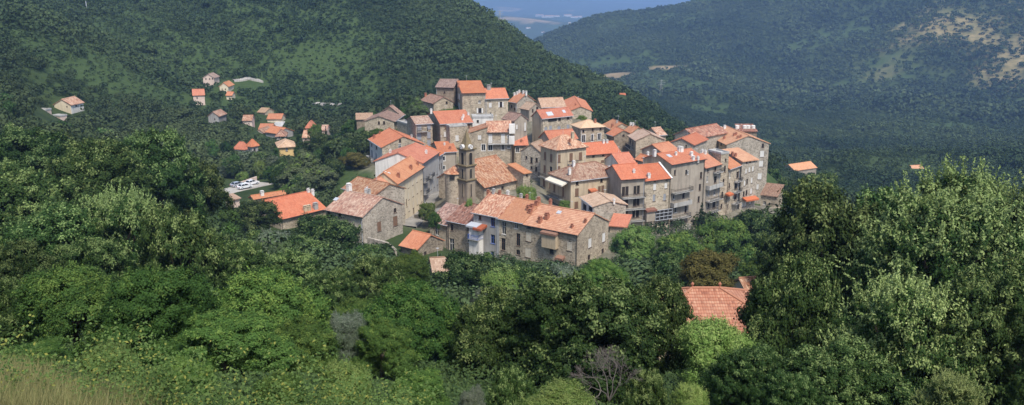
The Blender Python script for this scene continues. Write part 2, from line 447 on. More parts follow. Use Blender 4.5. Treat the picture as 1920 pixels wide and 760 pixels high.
        for r in inh:
            s0, s1, t0, t1 = r[:4]; D = -0.24
            for q in (((s0,t0),(s1,t0)), ((s0,t1),(s1,t1)), ((s0,t0),(s0,t1)), ((s1,t0),(s1,t1))):
                (a, c), (b, d) = q
                mb.face([f(a,c,0), f(b,d,0), f(b,d,D), f(a,c,D)], None, mi[w])
        pts = [(0, profile(w, 0)), (T/2, profile(w, T/2)), (T, profile(w, T))]
        if max(p[1] for p in pts) > H + 0.01:
            mb.face([f(0,H,0), f(T,H,0)] + [f(s, t - 0.02, 0) for s, t in pts[::-1] if t > H + 0.01], None, mi[w])
    wo = mb.build('wall', [M[n] for n in names], root)
    # ---- roof
    rb = MB(); th = 0.2; up = 0.16; o = oh; og = oh * 0.55
    S = []
    if roof == 'gL':
        k = h / (B/2); e = H - k*o
        S = [[(-og,-o,e),(A+og,-o,e),(A+og,B/2,H+h),(-og,B/2,H+h)], [(-og,B/2,H+h),(A+og,B/2,H+h),(A+og,B+o,e),(-og,B+o,e)]]
        rid = [((-og,B/2,H+h),(A+og,B/2,H+h))]
    elif roof == 'gR':
        k = h / (A/2); e = H - k*o
        S = [[(-o,B+og,e),(-o,-og,e),(A/2,-og,H+h),(A/2,B+og,H+h)], [(A/2,B+og,H+h),(A/2,-og,H+h),(A+o,-og,e),(A+o,B+og,e)]]
        rid = [((A/2,-og,H+h),(A/2,B+og,H+h))]
    elif roof in ('hip', 'hipL'):
        d = min(A, B)/2; k = h/d; e = H - k*o
        if roof == 'hipL':
            d = B/2; k = h/d; e = H - k*o
            r0, r1 = (d,B/2,H+h), (A+og,B/2,H+h); C = [(-o,-o,e),(A+og,-o,e),(A+og,B+o,e),(-o,B+o,e)]
            S = [[C[0],C[1],r1,r0], [C[3],C[0],r0], [C[2],C[3],r0,r1]]
            rid = [(r0,r1),(C[0],r0),(C[3],r0)]
        else:
            C = [(-o,-o,e),(A+o,-o,e),(A+o,B+o,e),(-o,B+o,e)]
            if A >= B:
                r0, r1 = (d,B/2,H+h), (A-d+0.01,B/2,H+h); S = [[C[0],C[1],r1,r0],[C[1],C[2],r1],[C[2],C[3],r0,r1],[C[3],C[0],r0]]
                rid = [(r0,r1),(C[0],r0),(C[1],r1),(C[2],r1),(C[3],r0)]
            else:
                r0, r1 = (A/2,d,H+h), (A/2,B-d+0.01,H+h); S = [[C[0],C[1],r0],[C[1],C[2],r1,r0],[C[2],C[3],r1],[C[3],C[0],r0,r1]]
                rid = [(r0,r1),(C[0],r0),(C[1],r0),(C[2],r1),(C[3],r1)]
    elif roof == 'sR':
        k = h/B; S = [[(-og,-o,H-k*o),(A+og,-o,H-k*o),(A+og,B+og,H+h+k*og),(-og,B+og,H+h+k*og)]]; rid = []
    elif roof == 'sL':
        k = h/A; S = [[(-o,B+og,H-k*o),(-o,-og,H-k*o),(A+og,-og,H+h+k*og),(A+og,B+og,H+h+k*og)]]; rid = []
    elif roof == 'sA':
        k = h/A; S = [[(A+o,-og,H-k*o),(A+o,B+og,H-k*o),(-og,B+og,H+h+k*og),(-og,-og,H+h+k*og)]]; rid = []
    else:
        S = []; rid = []
        rb.box(ll(-0.12,-0.12,H-0.05), ll(A+0.12,B+0.12,H+0.12))
        for a in ((-0.12,-0.12,A+0.12,0.14),(-0.12,B-0.14,A+0.12,B+0.12),(-0.12,0.14,0.14,B-0.14),(A-0.14,0.14,A+0.12,B-0.14)):
            rb.box(ll(a[0],a[1],H+0.12), ll(a[2],a[3],H+0.45))
    if rid and roof in ('gL', 'gR'):           # old ridges sag and eaves are never quite straight
        ja, jb = random.uniform(-.12, .1), random.uniform(-.12, .1)
        top = H + h; S = [[(x, y, q + (0 if abs(q - top) > 1e-6 else (ja if (x if roof == 'gL' else y) < (A if roof == 'gL' else B)/2 else jb))) for x, y, q in poly] for poly in S]
        rid = [((*rid[0][0][:2], top + (ja if True else 0)), (*rid[0][1][:2], top + jb))]
    for poly in S: rb.prism([ll(x, y, zz + up) for x, y, zz in poly], th)
    for a, b in rid:
        a = np.array(ll(*a)); b = np.array(ll(*b)); a[2] += up+0.02; b[2] += up+0.02
        rb.tube([a, b], [0.13, 0.13], 6)
    ro = rb.build('roof', M[rcol], root)
    hs['S'] = S
    r_ = random.Random(key); newer = rcol in ('red', 'orange', 'paletan', 'peach')
    ro.color = (0.5 + r_.uniform(-.002, .008), r_.uniform(.86, 1.0) if newer else r_.uniform(.72, 1.02), r_.uniform(.88, 1.08) if newer else r_.uniform(.66, 1.05), 1)
    if key in ('C', 'K', 'RR', 'O3'): ro.color = (0.499, .95, 1.06, 1)
    # ---- chimneys on the roof
    def roofhit(px, py):
        d = ray(px, py); best = None
        polys = S if S else [[(0,0,H),(A,0,H),(A,B,H),(0,B,H)]]
        dl = np.array([d @ er, d @ el, d[2]]); cl = toL(CAM)
        for poly in polys:
            p = np.array(poly, float); n = np.cross(p[1]-p[0], p[2]-p[0])
            if abs(dl @ n) < 1e-9: continue
            k = ((p[0]-cl) @ n) / (dl @ n); X = cl + dl*k
            m = 0.6
            if k > 0 and p[:,0].min()-m < X[0] < p[:,0].max()+m and p[:,1].min()-m < X[1] < p[:,1].max()+m and (best is None or k < best[0]): best = (k, X)
        return None if best is None else best[1]
    hs['roofhit'] = roofhit
    for ch in chim:
        zz, cx, cy = ch[:3]; cs = (ch[3] if len(ch) > 3 else 1.0) * chimsize; cm = ch[4] if len(ch) > 4 else random.choice(['brick', 'concrete', 'beige', 'white'])
        X = roofhit(*zc(zz, (cx, cy)))
        if X is None: print('CHIM miss', key, ch); continue
        m = MB(); a, b = 0.3*cs, 0.24*cs; hh = 0.72*cs
        x, y, q = ll(*X)
        m.box((x-a,y-b,q-0.5),(x+a,y+b,q+hh)); m.box((x-a-0.07,y-b-0.07,q+hh),(x+a+0.07,y+b+0.07,q+hh+0.1))
        m.box((x-a*0.7,y-b*0.7,q+hh+0.1),(x-a*0.4,y+b*0.7,q+hh+0.32)); m.box((x+a*0.4,y-b*0.7,q+hh+0.1),(x+a*0.7,y+b*0.7,q+hh+0.32))
        m.box((x-a,y-b,q+hh+0.32),(x+a,y+b,q+hh+0.4))
        m.build('chimney', M[cm], ro)
    for zz, cx, cy, w_, l_ in sky:
        X = roofhit(*zc(zz, (cx, cy)))
        if X is None: continue
        m = MB(); x, y, q = ll(*X); kx = 0; ky = 0
        if S:
            p = np.array(S[0]); n = np.cross(p[1]-p[0], p[2]-p[0]); kx, ky = -n[0]/n[2], -n[1]/n[2]
        m.prism([(x-w_/2, y-l_/2, q+up+0.1-kx*w_/2-ky*l_/2), (x+w_/2, y-l_/2, q+up+0.1+kx*w_/2-ky*l_/2), (x+w_/2, y+l_/2, q+up+0.1+kx*w_/2+ky*l_/2), (x-w_/2, y+l_/2, q+up+0.1-kx*w_/2+ky*l_/2)], 0.12)
        m.build('skylight', M['metal_pale'], ro)
    # ---- balconies: wall, zoom, x0, x1, y of the floor, depth, railing kind
    for bl in balc:
        w, zz, x0, x1, yb = bl[:5]; dep = bl[5] if len(bl) > 5 else 1.1; rk = bl[6] if len(bl) > 6 else 'iron'
        sa, ta = hit(w, *zc(zz, (x0, yb))); sb, tb = hit(w, *zc(zz, (x1, yb)))
        s0, s1 = max(0.02, min(sa, sb)), min(fr[w][1]-0.02, max(sa, sb)); t = hit(w, *zc(zz, ((x0+x1)/2, yb)))[1]
        f = fr[w][0]
        m = MB(); m.obox(f, s0, s1, t-0.16, t, 0.004, dep)
        for q in (s0+0.3, (s0+s1)/2, s1-0.3): m.obox(f, q-0.08, q+0.08, t-0.42, t-0.162, 0.004, dep*0.7)
        bo = m.build('balcony', M['concrete'], root)
        g = MB()
        if rk == 'solid':
            g.obox(f, s0, s1, t+0.002, t+0.95, dep-0.1, dep-0.002); g.obox(f, s0, s0+0.1, t+0.002, t+0.95, 0.02, dep-0.102); g.obox(f, s1-0.1, s1, t+0.002, t+0.95, 0.02, dep-0.102)
            g.build('parapet', M['concrete'], bo)
        else:
            for tt in (0.1, 0.98):
                g.obox(f, s0+0.02, s1-0.02, t+tt-0.025, t+tt+0.025, dep-0.06, dep-0.01)
                for q in (s0+0.02, s1-0.07): g.obox(f, q, q+0.05, t+tt-0.025, t+tt+0.025, 0.0, dep-0.062)
            n = max(3, int((s1-s0)/0.16))
            for i in range(n+1):
                q = s0+0.04+(s1-s0-0.08)*i/n; g.obox(f, q-0.012, q+0.012, t+0.002, t+0.98, dep-0.05, dep-0.02)
            nd = max(2, int(dep/0.2))
            for i in range(nd):
                q = dep*(i+0.5)/nd
                for e in (s0+0.045, s1-0.045): g.obox(f, e-0.012, e+0.012, t+0.002, t+0.98, q-0.012, q+0.012)
            g.build('railing', M[rk], bo)
    # gutters, downpipes and a television aerial
    if show and roof in ('gL', 'gR', 'hip') and P[1] < 300 and 'valley' not in group:
        w = 'R' if roof in ('gL', 'hip') else 'L'; f, Tt = fr[w]; e = H - (h / ((B if roof == 'gL' else A if roof == 'gR' else min(A, B)) / 2)) * oh
        m = MB(); m.tube([f(-0.3, e + 0.05, oh + 0.07), f(Tt + 0.3, e + 0.05, oh + 0.07)], [0.075, 0.075], 6); m.build('gutter', M['metal_pale' if random.random() < .5 else 'iron'], root)
        m = MB(); q = random.choice([0.22, Tt - 0.22]); m.tube([f(q, e + 0.05, oh + 0.02), f(q, e - 0.45, 0.09), f(q, -1.5, 0.09)], [0.055]*3, 6); m.build('drainpipe', M['metal_pale' if random.random() < .5 else 'iron'], root)
        if random.random() < .45:
            a = rid[0][0]; x, y, q = ll(*(np.array(rid[0][0]) * .6 + np.array(rid[0][1]) * .4)); m = MB()
            m.tube([(x, y, q), (x, y, q + 2.0)], [.03, .025], 5)
            for k in range(5): m.tube([(x - .35 + .05*k, y - .1*k + .2, q + 1.85), (x + .35 - .05*k, y - .1*k + .2, q + 1.85)], [.012]*2, 4)
            m.tube([(x, y + .25, q + 1.85), (x, y - .25, q + 1.85)], [.015]*2, 4); m.build('aerial', M['metal_pale'], ro)
    if extra: extra(hs, fr, root)
    # ---- bookkeeping
    GROUND.append((*(c0)[:2], c0[2])); GROUND.append((*(Mw(A, 0, 0))[:2], c0[2])) if A < 14 else None
    if show:
        pts = [proj(Mw(x, y, q)) for x in (0, A) for y in (0, B) for q in (H*(0.6 if 'valley' in group else 0.25), H+h)]
        SHOW.append((min(p[0] for p in pts), min(p[1] for p in pts), max(p[0] for p in pts), max(p[1] for p in pts), P[1]))
    return hs

def wallbox(hs, fr, root, name, w, zz, x0, y0, x1, y1, dep, mat, label=None, slope=0.0, parent=None):
    """a box standing out of a wall, given by its picture rectangle"""
    hit = hs['hit']
    sa, t1 = hit(w, *zc(zz, (x0, y0))); sb, _ = hit(w, *zc(zz, (x1, y0))); _, t0 = hit(w, *zc(zz, ((x0+x1)/2, y1))); _, t1 = hit(w, *zc(zz, ((x0+x1)/2, y0)))
    s0, s1 = sorted((sa, sb)); m = MB(); f = fr[w][0]
    P = [f(s0,t0,0.005),f(s1,t0,0.005),f(s1,t1,0.005),f(s0,t1,0.005)]; Q = [f(s0,t0-slope,dep),f(s1,t0-slope,dep),f(s1,t1-slope,dep),f(s0,t1-slope,dep)]
    m.face(Q); m.face(P[::-1])
    for i in range(4): m.face([P[i],P[(i+1)%4],Q[(i+1)%4],Q[i]])
    return m.build(name, M[mat], parent or root, label)
# ------------------------------------------------------------------ the village, one call per house
def exA1(hs, fr, root):
    b = wallbox(hs, fr, root, 'oriel', 'L', 'z5', 945, 497, 1040, 592, 1.1, 'beige')
    wallbox(hs, fr, root, 'oriel_roof', 'L', 'z5', 940, 478, 1046, 492, 1.4, 'brown', slope=0.3)
    wallbox(hs, fr, root, 'door_canopy', 'L', 'z5', 1035, 648, 1085, 664, 1.2, 'brown', slope=0.3)
H_('A1', 'stone_house', 'long grey stone front row house with rubble gable end and ribbed tile roof', 'z5', (1170,505), (1380,405), (800,425), 172, 'gR', (1290,365), base=499, rcol='ribbed', wall='stone',
   wins=[('R','z5','s white',[(1253,565,22,62),(1347,527,20,60)]), ('R','z5','h',[(1247,662,18,35),(1340,625,16,45)]),
         ('L','z5','s beige',[(836,523,34,62),(832,632,38,62),(1114,587,34,62)]), ('L','z5','h',[(838,456,24,20),(993,615,26,48)])],
   chim=[('z5',915,428,1.5,'brick'),('z5',962,405,1.6,'brick'),('z5',1222,430,.9,'brick'),('z5',1132,466,.9,'brick'),('z5',848,372,1.4,'brick'),('z5',893,318,1.5,'brick'),('z5',905,290,1.2,'brick'),('z5',985,300,1.0,'brick')], sky=[('z5',1043,362,.8,1.0)], extra=exA1)
H_('A2', 'stone_house', 'middle house of the front row under a smooth orange roof', 'z5', (800,425), None, (630,385), ('A1','L'), 'gR', like='A1', h=HS['A1']['h'], base=488, rcol='orange', wall='stone_warm',
   wins=[('L','z5','w',[(668,462,28,86),(752,446,22,40)]), ('L','z5','d',[(766,542,27,86),(665,573,28,82),(765,628,26,34),(663,670,24,52)])], chim=[('z5',835,345,1.3,'brick'),('z5',860,335,1.2,'brick'),('z5',785,262,1.0),('z5',825,268,1.0)], H=None)
def exA3(hs, fr, root):
    wallbox(hs, fr, root, 'porch', 'L', 'z5', 462, 440, 528, 640, 1.6, 'white')
    wallbox(hs, fr, root, 'porch_roof', 'L', 'z5', 448, 425, 520, 437, 2.0, 'metal_pale', slope=0.4)
    wallbox(hs, fr, root, 'door_canopy', 'L', 'z5', 500, 436, 556, 450, 2.3, 'red', slope=0.5)
H_('A3', 'stone_house', 'grey rendered front row house with blue window frames and pink mottled tiles', 'z5', (630,385), None, (462,352), ('A2','L'), 'gR', like='A1', h=HS['A1']['h'], base=485, rcol='pink', wall='grey',
   wins=[('L','z5','b',[(594,424,28,60),(594,538,28,60),(592,645,24,46)]), ('L','z5','d',[(507,393,18,32)])],
   balc=[('L','z5',455,530,525,2.2,'paint_blue')], chim=[('z5',562,235,1.0),('z5',600,228,1.0),('z5',640,238,1.0),('z5',695,240,1.0)], extra=exA3)
H_('A4', 'stone_house', 'low brown stone cottage with dark mottled tiles beside the blue window house', 'z5', (460,443), None, (287,406), ('A3','L'), 'gR', like='A1', h=HS['A1']['h']*0.93, base=476, rcol='maroon',
   wins=[('L','z5','d',[(316,460,18,45),(430,464,20,35)]), ('L','z5','w',[(431,534,20,50),(315,580,32,92)])])
H_('A5', 'stone_house', 'end cottage of the front row with white window frames and dark mottled tiles', 'z5', (287,440), None, (165,414), ('A4','L'), 'gR', like='A1', h=HS['A1']['h']*0.93, base=472, rcol='maroon',
   wins=[('L','z5','w',[(214,484,24,56),(213,591,26,62)])])
H_('RR', 'stone_house', 'small cottage with one bright orange roof tucked beside the end of the front row', 'a5', (520,705), None, (385,672), 178, 'gR', A=8, base=484, rcol='orange', wall='stone_dark', wins=[('R','a5','h',[(580,745,20,40)])], h=2.2)
H_('B', 'stone_house', 'big grey rubble stone house with a gable facing the street and pink mottled roof', 'z6', (525,515), (742,442), (325,470), 183, 'gR', (630,412), base=462, rcol='pink', wall='stone_grey',
   wins=[('R','z6','s brown',[(617,570,22,54),(705,540,24,54)]), ('R','z6','h',[(704,482,16,26)]), ('L','z6','h',[(340,493,16,20),(402,508,18,20)])],
   chim=[('z6',452,372,1.7,'white'),('z6',548,385,1.0,'white'),('z6',562,388,.9),('z6',350,378,.8)], sky=[('z6',318,432,.9,1.1),('z6',380,424,.9,1.1)])
H_('B2', 'stone_house', 'low pink roof wedged between the rubble gable house and the ochre terrace', 'z6', (592,398), None, (420,358), 194, 'gR', A=9, h=1.8, base=440, rcol='pink', wall='stone_grey', chim=[('z6',545,385,1.0,'white'),('z6',450,362,1.3,'white')])
H_('C', 'stone_house', 'house with broad vivid red roof behind the dark oak left of the street', 'z6', (78,528), (322,470), None, 190, 'gL', None, B=13, h=3.0, base=432, rcol='red', wall='stone',
   chim=[('z6',212,487,1.4,'beige'),('z6',232,483,1.4,'beige'),('z6',268,476,1.7,'grey'),('z6',228,385,1.0),('z6',252,392,1.1),('z6',288,398,1.1)])
H_('D', 'stone_outbuilding', 'long low stone outbuilding with a strip of orange ridge tiles and one tall chimney', 'a4', (410,400), (735,345), None, 216, 'gL', B=2.4, h=0.5, base=392, rcol='orange', wall='stone', chim=[('a4',497,368,1.4,'white')])
H_('D2', 'stone_outbuilding', 'little square shed with a pale tile roof under the parked cars', 'a4', (190,405), (262,385), (125,388), 210, 'sR', h=0.6, base=390, rcol='tan', wall='pinkwall', wins=[('R','a4','h',[(200,460,12,20)])])
H_('E1', 'terrace_house', 'grey stone end of the ochre terrace with a hipped orange roof', 'z6', (595,390), (712,326), (500,318), 197, 'hipL', base=424, h=2.6, rcol='orange', wall='stone_grey',
   wins=[('R','z6','h',[(615,395,10,14),(668,380,10,22)]), ('R','z6','s grey',[(690,405,12,26)]), ('L','z6','h',[(540,360,12,14)])], chim=[('z6',648,295,1.1,'white'),('z6',668,302,1.2,'white'),('z6',672,325,1.0,'white'),('z6',512,300,1.2),('z6',562,262,1.1)])
H_('E2', 'terrace_house', 'long terrace house with the cream yellow street front and orange roof', 'z6', (713,332), (855,240), None, ('E1','R'), 'gL', B=HS['E1']['B'], base=420, h=2.4, rcol='orange', wall={'R':'cream','*':'beige'},
   wins=[('R','grid','s cream',(6,3,0.9,1.7,1.0,2.9)), ('R','a5','d',[(434,340,9,64),(490,405,9,50)])], chim=[('z6',790,258,1.2,'brick'),('z6',722,302,1.2,'brick'),('z6',828,235,1.0)])
H_('E3', 'terrace_house', 'grey street house with a white gable and wide red roof behind the cream terrace', 'z1', (575,668), (690,610), (240,660), ('E2','R'), 'gL', (420,598), base=398, rcol='red', wall={'R':'grey','L':'white','*':'grey'},
   wins=[('R','grid','s grey',(5,3,0.9,1.7,1.2,3.0))], balc=[('R','a1',60,88,492,.8),('R','a1',62,92,590,.8),('R','a1',108,135,455,.8)], chim=[('z1',605,605,1.0),('z1',350,600,1.0,'white')])
H_('E4', 'terrace_house', 'narrow dark grey house closing the shaded street row', 'z1', (690,614), (722,596), None, ('E3','R'), 'gL', B=9, base=370, h=1.8, rcol='red', wall='grey', wins=[('R','grid','h',(2,3,0.8,1.5,1.5,3.0))])
H_('E5', 'village_house', 'red roofed house with white balcony wall and stone gable above the park trees', 'z1', (290,555), (590,535), (200,505), 246, 'gR', (440,478), base=322, rcol='red', wall={'L':'white','*':'stone'},
   wins=[('R','z1','h',[(418,510,14,22)]), ('R','z1','w',[(415,546,20,32)]), ('L','z1','h',[(216,540,10,22),(250,560,11,24)]), ('L','z1','s grey',[(218,600,14,45),(248,620,12,45)])],
   balc=[('L','z1',190,240,640,1.3,'solid')], chim=[('z1',235,495,1.1,'brick'),('z1',275,465,.8),('z1',500,490,.9)])
H_('G1', 'village_house', 'drab grey house left of the bell tower with pale window surrounds', 'z1', (695,592), (820,588), (640,548), 250, 'gL', (655,527), base=350, rcol='red', wall='drab',
   wins=[('R','z1','wsur',[(730,637,18,32),(730,703,18,30)]), ('R','a1','d',[(227,462,28,62)])], chim=[('z1',775,575,1.0,'brick'),('z1',735,545,.8,'white')])
H_('G2', 'village_house', 'tall stone house with grey shutters, iron balcony and pink roof above the street', 'z1', (530,392), (648,380), (468,342), 262, 'gL', h=1.5, base=277, rcol='pink', wall='stone',
   wins=[('R','z1','s grey',[(556,415,28,45),(556,480,28,48)]), ('R','z1','s grey',[(624,408,26,45),(624,470,25,48),(625,525,24,45)])], balc=[('R','z1',536,612,442,1.0)])
H_('G3', 'village_house', 'stone house with broad bright red roof behind a flat topped block', 'z1', (705,390), (935,378), (612,325), 263, 'gL', (640,308), base=270, rcol='red', wall='stone',
   wins=[('R','z1','s brown',[(745,408,18,38),(910,402,16,34)]), ('R','z1','s white',[(743,464,26,38)])], chim=[('z1',862,365,1.0,'white'),('z1',870,345,.9,'white'),('z1',905,330,.9,'white'),('z1',640,306,1.0,'white')])
H_('G3b', 'village_house', 'flat topped stone block in front of the broad red roof', 'z1', (772,412), (892,403), None, 256, 'flat', B=3, base=288, rcol='slab', wall='stone', wins=[('R','z1','s white',[(825,492,24,42)])])
H_('G4', 'village_house', 'low whitish flat roofed block between red and pink roofs', 'z1', (935,347), (1082,345), None, 270, 'flat', B=5, base=234, rcol='slab', wall='white', wins=[('R','z1','h',[(972,372,16,20)])])
H_('H1', 'stone_house', 'brown unrendered stone house with weathered roof at the back top corner of the village', 'z1', (675,126), (800,130), None, 297, 'gL', B=9, h=2.0, base=192, rcol='brown', wall='stone_dark', wins=[('R','z1','h',[(735,165,10,14)])])
H_('H2', 'stone_house', 'tall stone house with red roof at the very top of the village', 'z1', (862,172), (1028,167), (800,100), 284, 'gL', h=2.3, base=229, rcol='red', wall='stone',
   wins=[('R','z1','w',[(985,232,18,20)]), ('R','z1','o white',[(987,295,22,36)]), ('L','z1','s white',[(822,190,12,42),(838,195,12,42),(822,255,12,48),(838,262,12,48)])], chim=[('z1',835,120,1.0,'brick')])
H_('H3', 'stone_house', 'wide stone house adjoining the top house, one grey chimney on its sloping red roof', 'z1', (1030,209), (1188,204), None, ('H2','R'), 'gL', B=10, h=2.5, base=229, rcol='red', wall='stone_warm',
   wins=[('R','z1','s white',[(1062,257,20,34)]), ('R','z1','o white',[(1137,252,36,38)]), ('R','z1','h',[(1063,322,10,26)])], chim=[('z1',1050,148,1.9,'grey')])
H_('H4', 'stone_house', 'stone house with a dull brown roof left below the top house', 'z1', (657,243), (795,215), (568,185), 289, 'gR', (750,198), base=210, rcol='brown', wall='stone', wins=[('R','z1','h',[(750,238,14,18)])], chim=[('z1',600,195,1.2,'brick')])
H_('H5a', 'stone_outbuilding', 'little lean-to with tan tiles at the far end of the brown roofed farm group', 'z1', (108,358), (222,355), None, 294, 'sR', B=5, h=1.2, base=238, rcol='tan', wall='stone_dark')
H_('H5b', 'stone_house', 'rubble farmhouse with gable front and faded brown tiles, foremost of the brown group', 'z1', (375,372), (430,345), (165,372), 283, 'gL', (285,333), base=247, rcol='brown', wall='stone', wins=[('L','z1','h',[(268,382,14,22),(305,382,14,24)])])
H_('H5c', 'stone_house', 'farmhouse with a brown gable and white chimney behind the foremost farmhouse', 'z1', (425,328), (447,302), (268,312), 298, 'gL', (345,263), base=228, rcol='brown', wall='stone_dark', chim=[('z1',322,275,1.2,'white')])
H_('H5d', 'ruined_wall', 'roofless ruined stone walls beside the tall shuttered house', 'z1', (500,405), None, (398,374), 272, 'flat', A=5, base=266, rcol='slab', wall='stone', cat='ruin')
H_('I1', 'village_house', 'house with tall white shutters and pale balcony under mottled pink tiles behind the bell tower', 'z1', (1040,447), (1212,445), None, 252, 'gL', h=2.3, B=9, base=316, rcol='pink', wall='stone',
   wins=[('R','z1','s white',[(1062,495,28,68),(1152,495,28,68)]), ('R','z1','wsur',[(1190,480,14,18),(1062,558,30,44),(1152,556,24,40),(1192,553,20,22)])], balc=[('R','z1',1045,1190,530,1.1,'metal_pale')],
   extra=lambda hs, fr, root: (wallbox(hs, fr, root, 'stair_block', 'R', 'z1', 1194, 388, 1236, 455, 1.0, 'white'), wallbox(hs, fr, root, 'terrace_parapet', 'R', 'z1', 1192, 474, 1232, 530, 1.3, 'white')))
H_('I1L', 'village_house', 'stone house joined left of the pale balcony, its pink roof rising to the right', 'z1', (915,452), (1040,452), None, 251.6, 'sL', h=1.6, B=8, base=316, rcol='pink', wall='stone',
   wins=[('R','z1','s white',[(985,487,24,32)]), ('R','z1','wsur',[(1012,558,28,46)])])
H_('I2', 'village_house', 'tiny house squeezed behind the church with a square red roof', 'z2', (245,540), (340,538), None, 259, 'gL', B=8, h=2.2, base=322, rcol='red', wall='stone', wins=[('R','z2','wsur',[(267,575,24,38)])], chim=[('z2',295,522,.9,'brick')])
H_('I2b', 'village_house', 'beige gabled house with narrow white shutters and brown roof above the tiny red roof', 'z2', (335,356), None, (245,366), 263, 'gL', (300,322), A=6, base=304, rcol='brown', wall='drab', wins=[('L','z2','s white',[(263,412,12,35),(322,410,12,60)])])
H_('I3', 'stone_house', 'tall narrow rubble house with a pointed gable between the church and cream mansion', 'z2', (436,594), (460,580), (292,580), 238, 'gL', (370,530), A=9, base=338, rcol='tan', wall='stone_grey',
   wins=[('L','z2','h',[(330,630,14,22),(366,650,16,45),(403,648,16,32),(366,702,14,22),(400,712,14,32),(330,740,14,30)])])
def exI4(hs, fr, root):
    wallbox(hs, fr, root, 'loggia', 'R', 'z2', 486, 338, 546, 372, 0.12, 'dark')
H_('I4', 'village_house', 'tall house with an open roof loggia and grey shuttered rows below red roofs', 'z2', (440,348), (658,325), (372,332), 265, 'gL', h=1.9, base=268, rcol='red', wall={'L':'beige','*':'stone_warm'},
   wins=[('R','z2','s grey',[(468,440,20,55),(503,430,20,55),(563,435,22,58),(628,420,20,50)]), ('R','z2','h',[(567,355,18,28),(628,345,16,24)])], sky=[('z2',497,322,2.2,1.2),('z2',598,305,1.0,.9)], extra=exI4)
H_('I5', 'village_house', 'house with broad tan tile roof at the back between red roofs', 'z2', (440,270), (610,265), None, 287, 'gL', B=9, h=2.2, base=216, rcol='tan', wall='stone', wins=[('R','z2','h',[(525,277,38,12)])])
H_('I5b', 'village_house', 'beige house with a tan sloping roof leaning against the broad tan roof', 'z2', (350,287), (437,270), (290,264), 281, 'gR', (398,222), base=226, rcol='tan', wall='drab', wins=[('R','z2','h',[(407,282,14,28),(375,295,10,24)])])
H_('I6', 'village_house', 'house with an orange roof and a row of pale chimney pots along its ridge', 'z2', (262,236), (385,205), (207,212), 290, 'gR', (350,180), base=224, rcol='orange', wall='stone_grey',
   chim=[('z2',245,190,1.0,'white'),('z2',265,182,1.0,'white'),('z2',280,172,1.0,'white'),('z2',308,175,1.0,'white'),('z2',328,178,1.0,'white')], wins=[('L','z2','h',[(225,265,10,22),(245,285,10,22)])])
H_('I7', 'stone_house', 'rubble house with a red roof at the right back edge, a bush against its gable', 'z2', (640,297), (795,300), (600,264), 289, 'gR', (700,265), base=224, rcol='red', wall='stone_warm', chim=[('z2',680,262,.8)])
H_('J', 'mansion', 'four storey cream mansion with brown shutters and a hipped pink tile roof', 'z2', (548,572), (757,548), (432,540), 227, 'hip', h=2.7, base=378, rcol='pink', wall='beige', cat='mansion',
   wins=[('L','z2','s brown',[(463,617,14,55),(507,632,16,55),(460,712,16,55)]), ('L','z2','h',[(505,712,18,36)]), ('R','z2','s brown',[(562,637,24,55),(649,627,24,58),(716,620,24,55)]), ('R','z2','s brown',[(560,716,24,50)]),
         ('L','z4','s brown',[(76,272,16,60),(118,285,10,60)])],
   balc=[('R','z2',622,685,675,1.0),('L','z4',50,118,238,.9)], chim=[('z2',660,480,1.2,'beige'),('z2',640,520,.8)])
H_('J2', 'village_house', 'narrow red roof with drab gable rising just behind the cream mansion', 'z2', (500,508), (692,490), None, 242, 'gL', B=6, h=2.0, base=300, rcol='red', wall='drab')
H_('K', 'village_house', 'long cream house with three round windows under a smooth red roof', 'z2', (745,610), (998,590), None, 241, 'gL', B=9, h=2.3, base=324, rcol='red', wall='beige',
   wins=[('R','z2','round',[(808,619,16,16),(877,611,16,16),(950,605,16,16)]), ('R','z2','s brown',[(800,662,34,14),(873,656,22,14),(948,655,20,36)])], chim=[('z2',880,530,1.0,'white'),('z2',905,528,1.0,'white')])
H_('L', 'village_house', 'small garage like house with white posts and a square red roof', 'z2', (988,672), (1105,660), None, 237, 'gL', B=7, h=2.0, base=318, rcol='red', wall='white')
H_('M', 'village_house', 'house with a pale peach hipped roof, long balcony and white framed doors', 'z2', (718,418), (885,395), (656,366), 257, 'hip', h=1.5, base=274, rcol='paletan', wall='stone',
   wins=[('R','z2','h',[(737,442,14,20),(803,432,12,20),(858,425,12,20)]), ('R','z2','wsur',[(738,495,24,52),(800,490,14,50),(850,482,22,48)])], balc=[('R','z2',735,885,522,1.2)], chim=[('z2',820,380,1.0,'brick')])
H_('N1', 'village_house', 'orange roofed house half hidden behind the dark stone gable on the right', 'a3', (800,338), (1000,332), (712,294), 275, 'gR', (905,282), base=263, rcol='orange', wall='stone', chim=[('a3',850,280,.9),('a3',805,320,1.1,'brick')])
H_('N1b', 'village_house', 'low house with tan orange roof and three pale chimneys on the right back edge', 'a3', (1005,372), (1125,340), (930,325), 271, 'gR', (1060,318), base=270, rcol='orange', wall='stone', chim=[('a3',935,300,1.0,'white'),('a3',990,305,1.0,'white'),('a3',1015,308,1.0,'white')])
H_('N2', 'stone_house', 'dark rubble house with a dusky red roof and one small gable window', 'a3', (822,405), (1005,380), (752,362), 257, 'gR', (938,347), base=283, rcol='red', wall='stone_dark', wins=[('R','a3','h',[(918,402,20,22)]), ('L','a3','d',[(738,440,14,50)])])
H_('N3', 'stone_house', 'wide gabled house with tan roof and a small iron balcony over the alley', 'a3', (1045,452), (1335,445), (972,402), 248, 'gR', (1205,387), base=300, rcol='tan', wall='stone',
   wins=[('L','a3','d',[(988,465,12,50),(1012,482,12,50)]), ('R','a3','h',[(1040,500,16,36)])], balc=[('L','a3',965,1020,525,1.0)])
H_('N4', 'village_house', 'house with a faded pink roof between the tan gable and brown roof', 'a3', (1268,398), (1350,375), (1145,338), 263, 'gL', h=1.6, base=276, rcol='pink', wall='stone', chim=[('a3',1213,310,1.0,'white')])
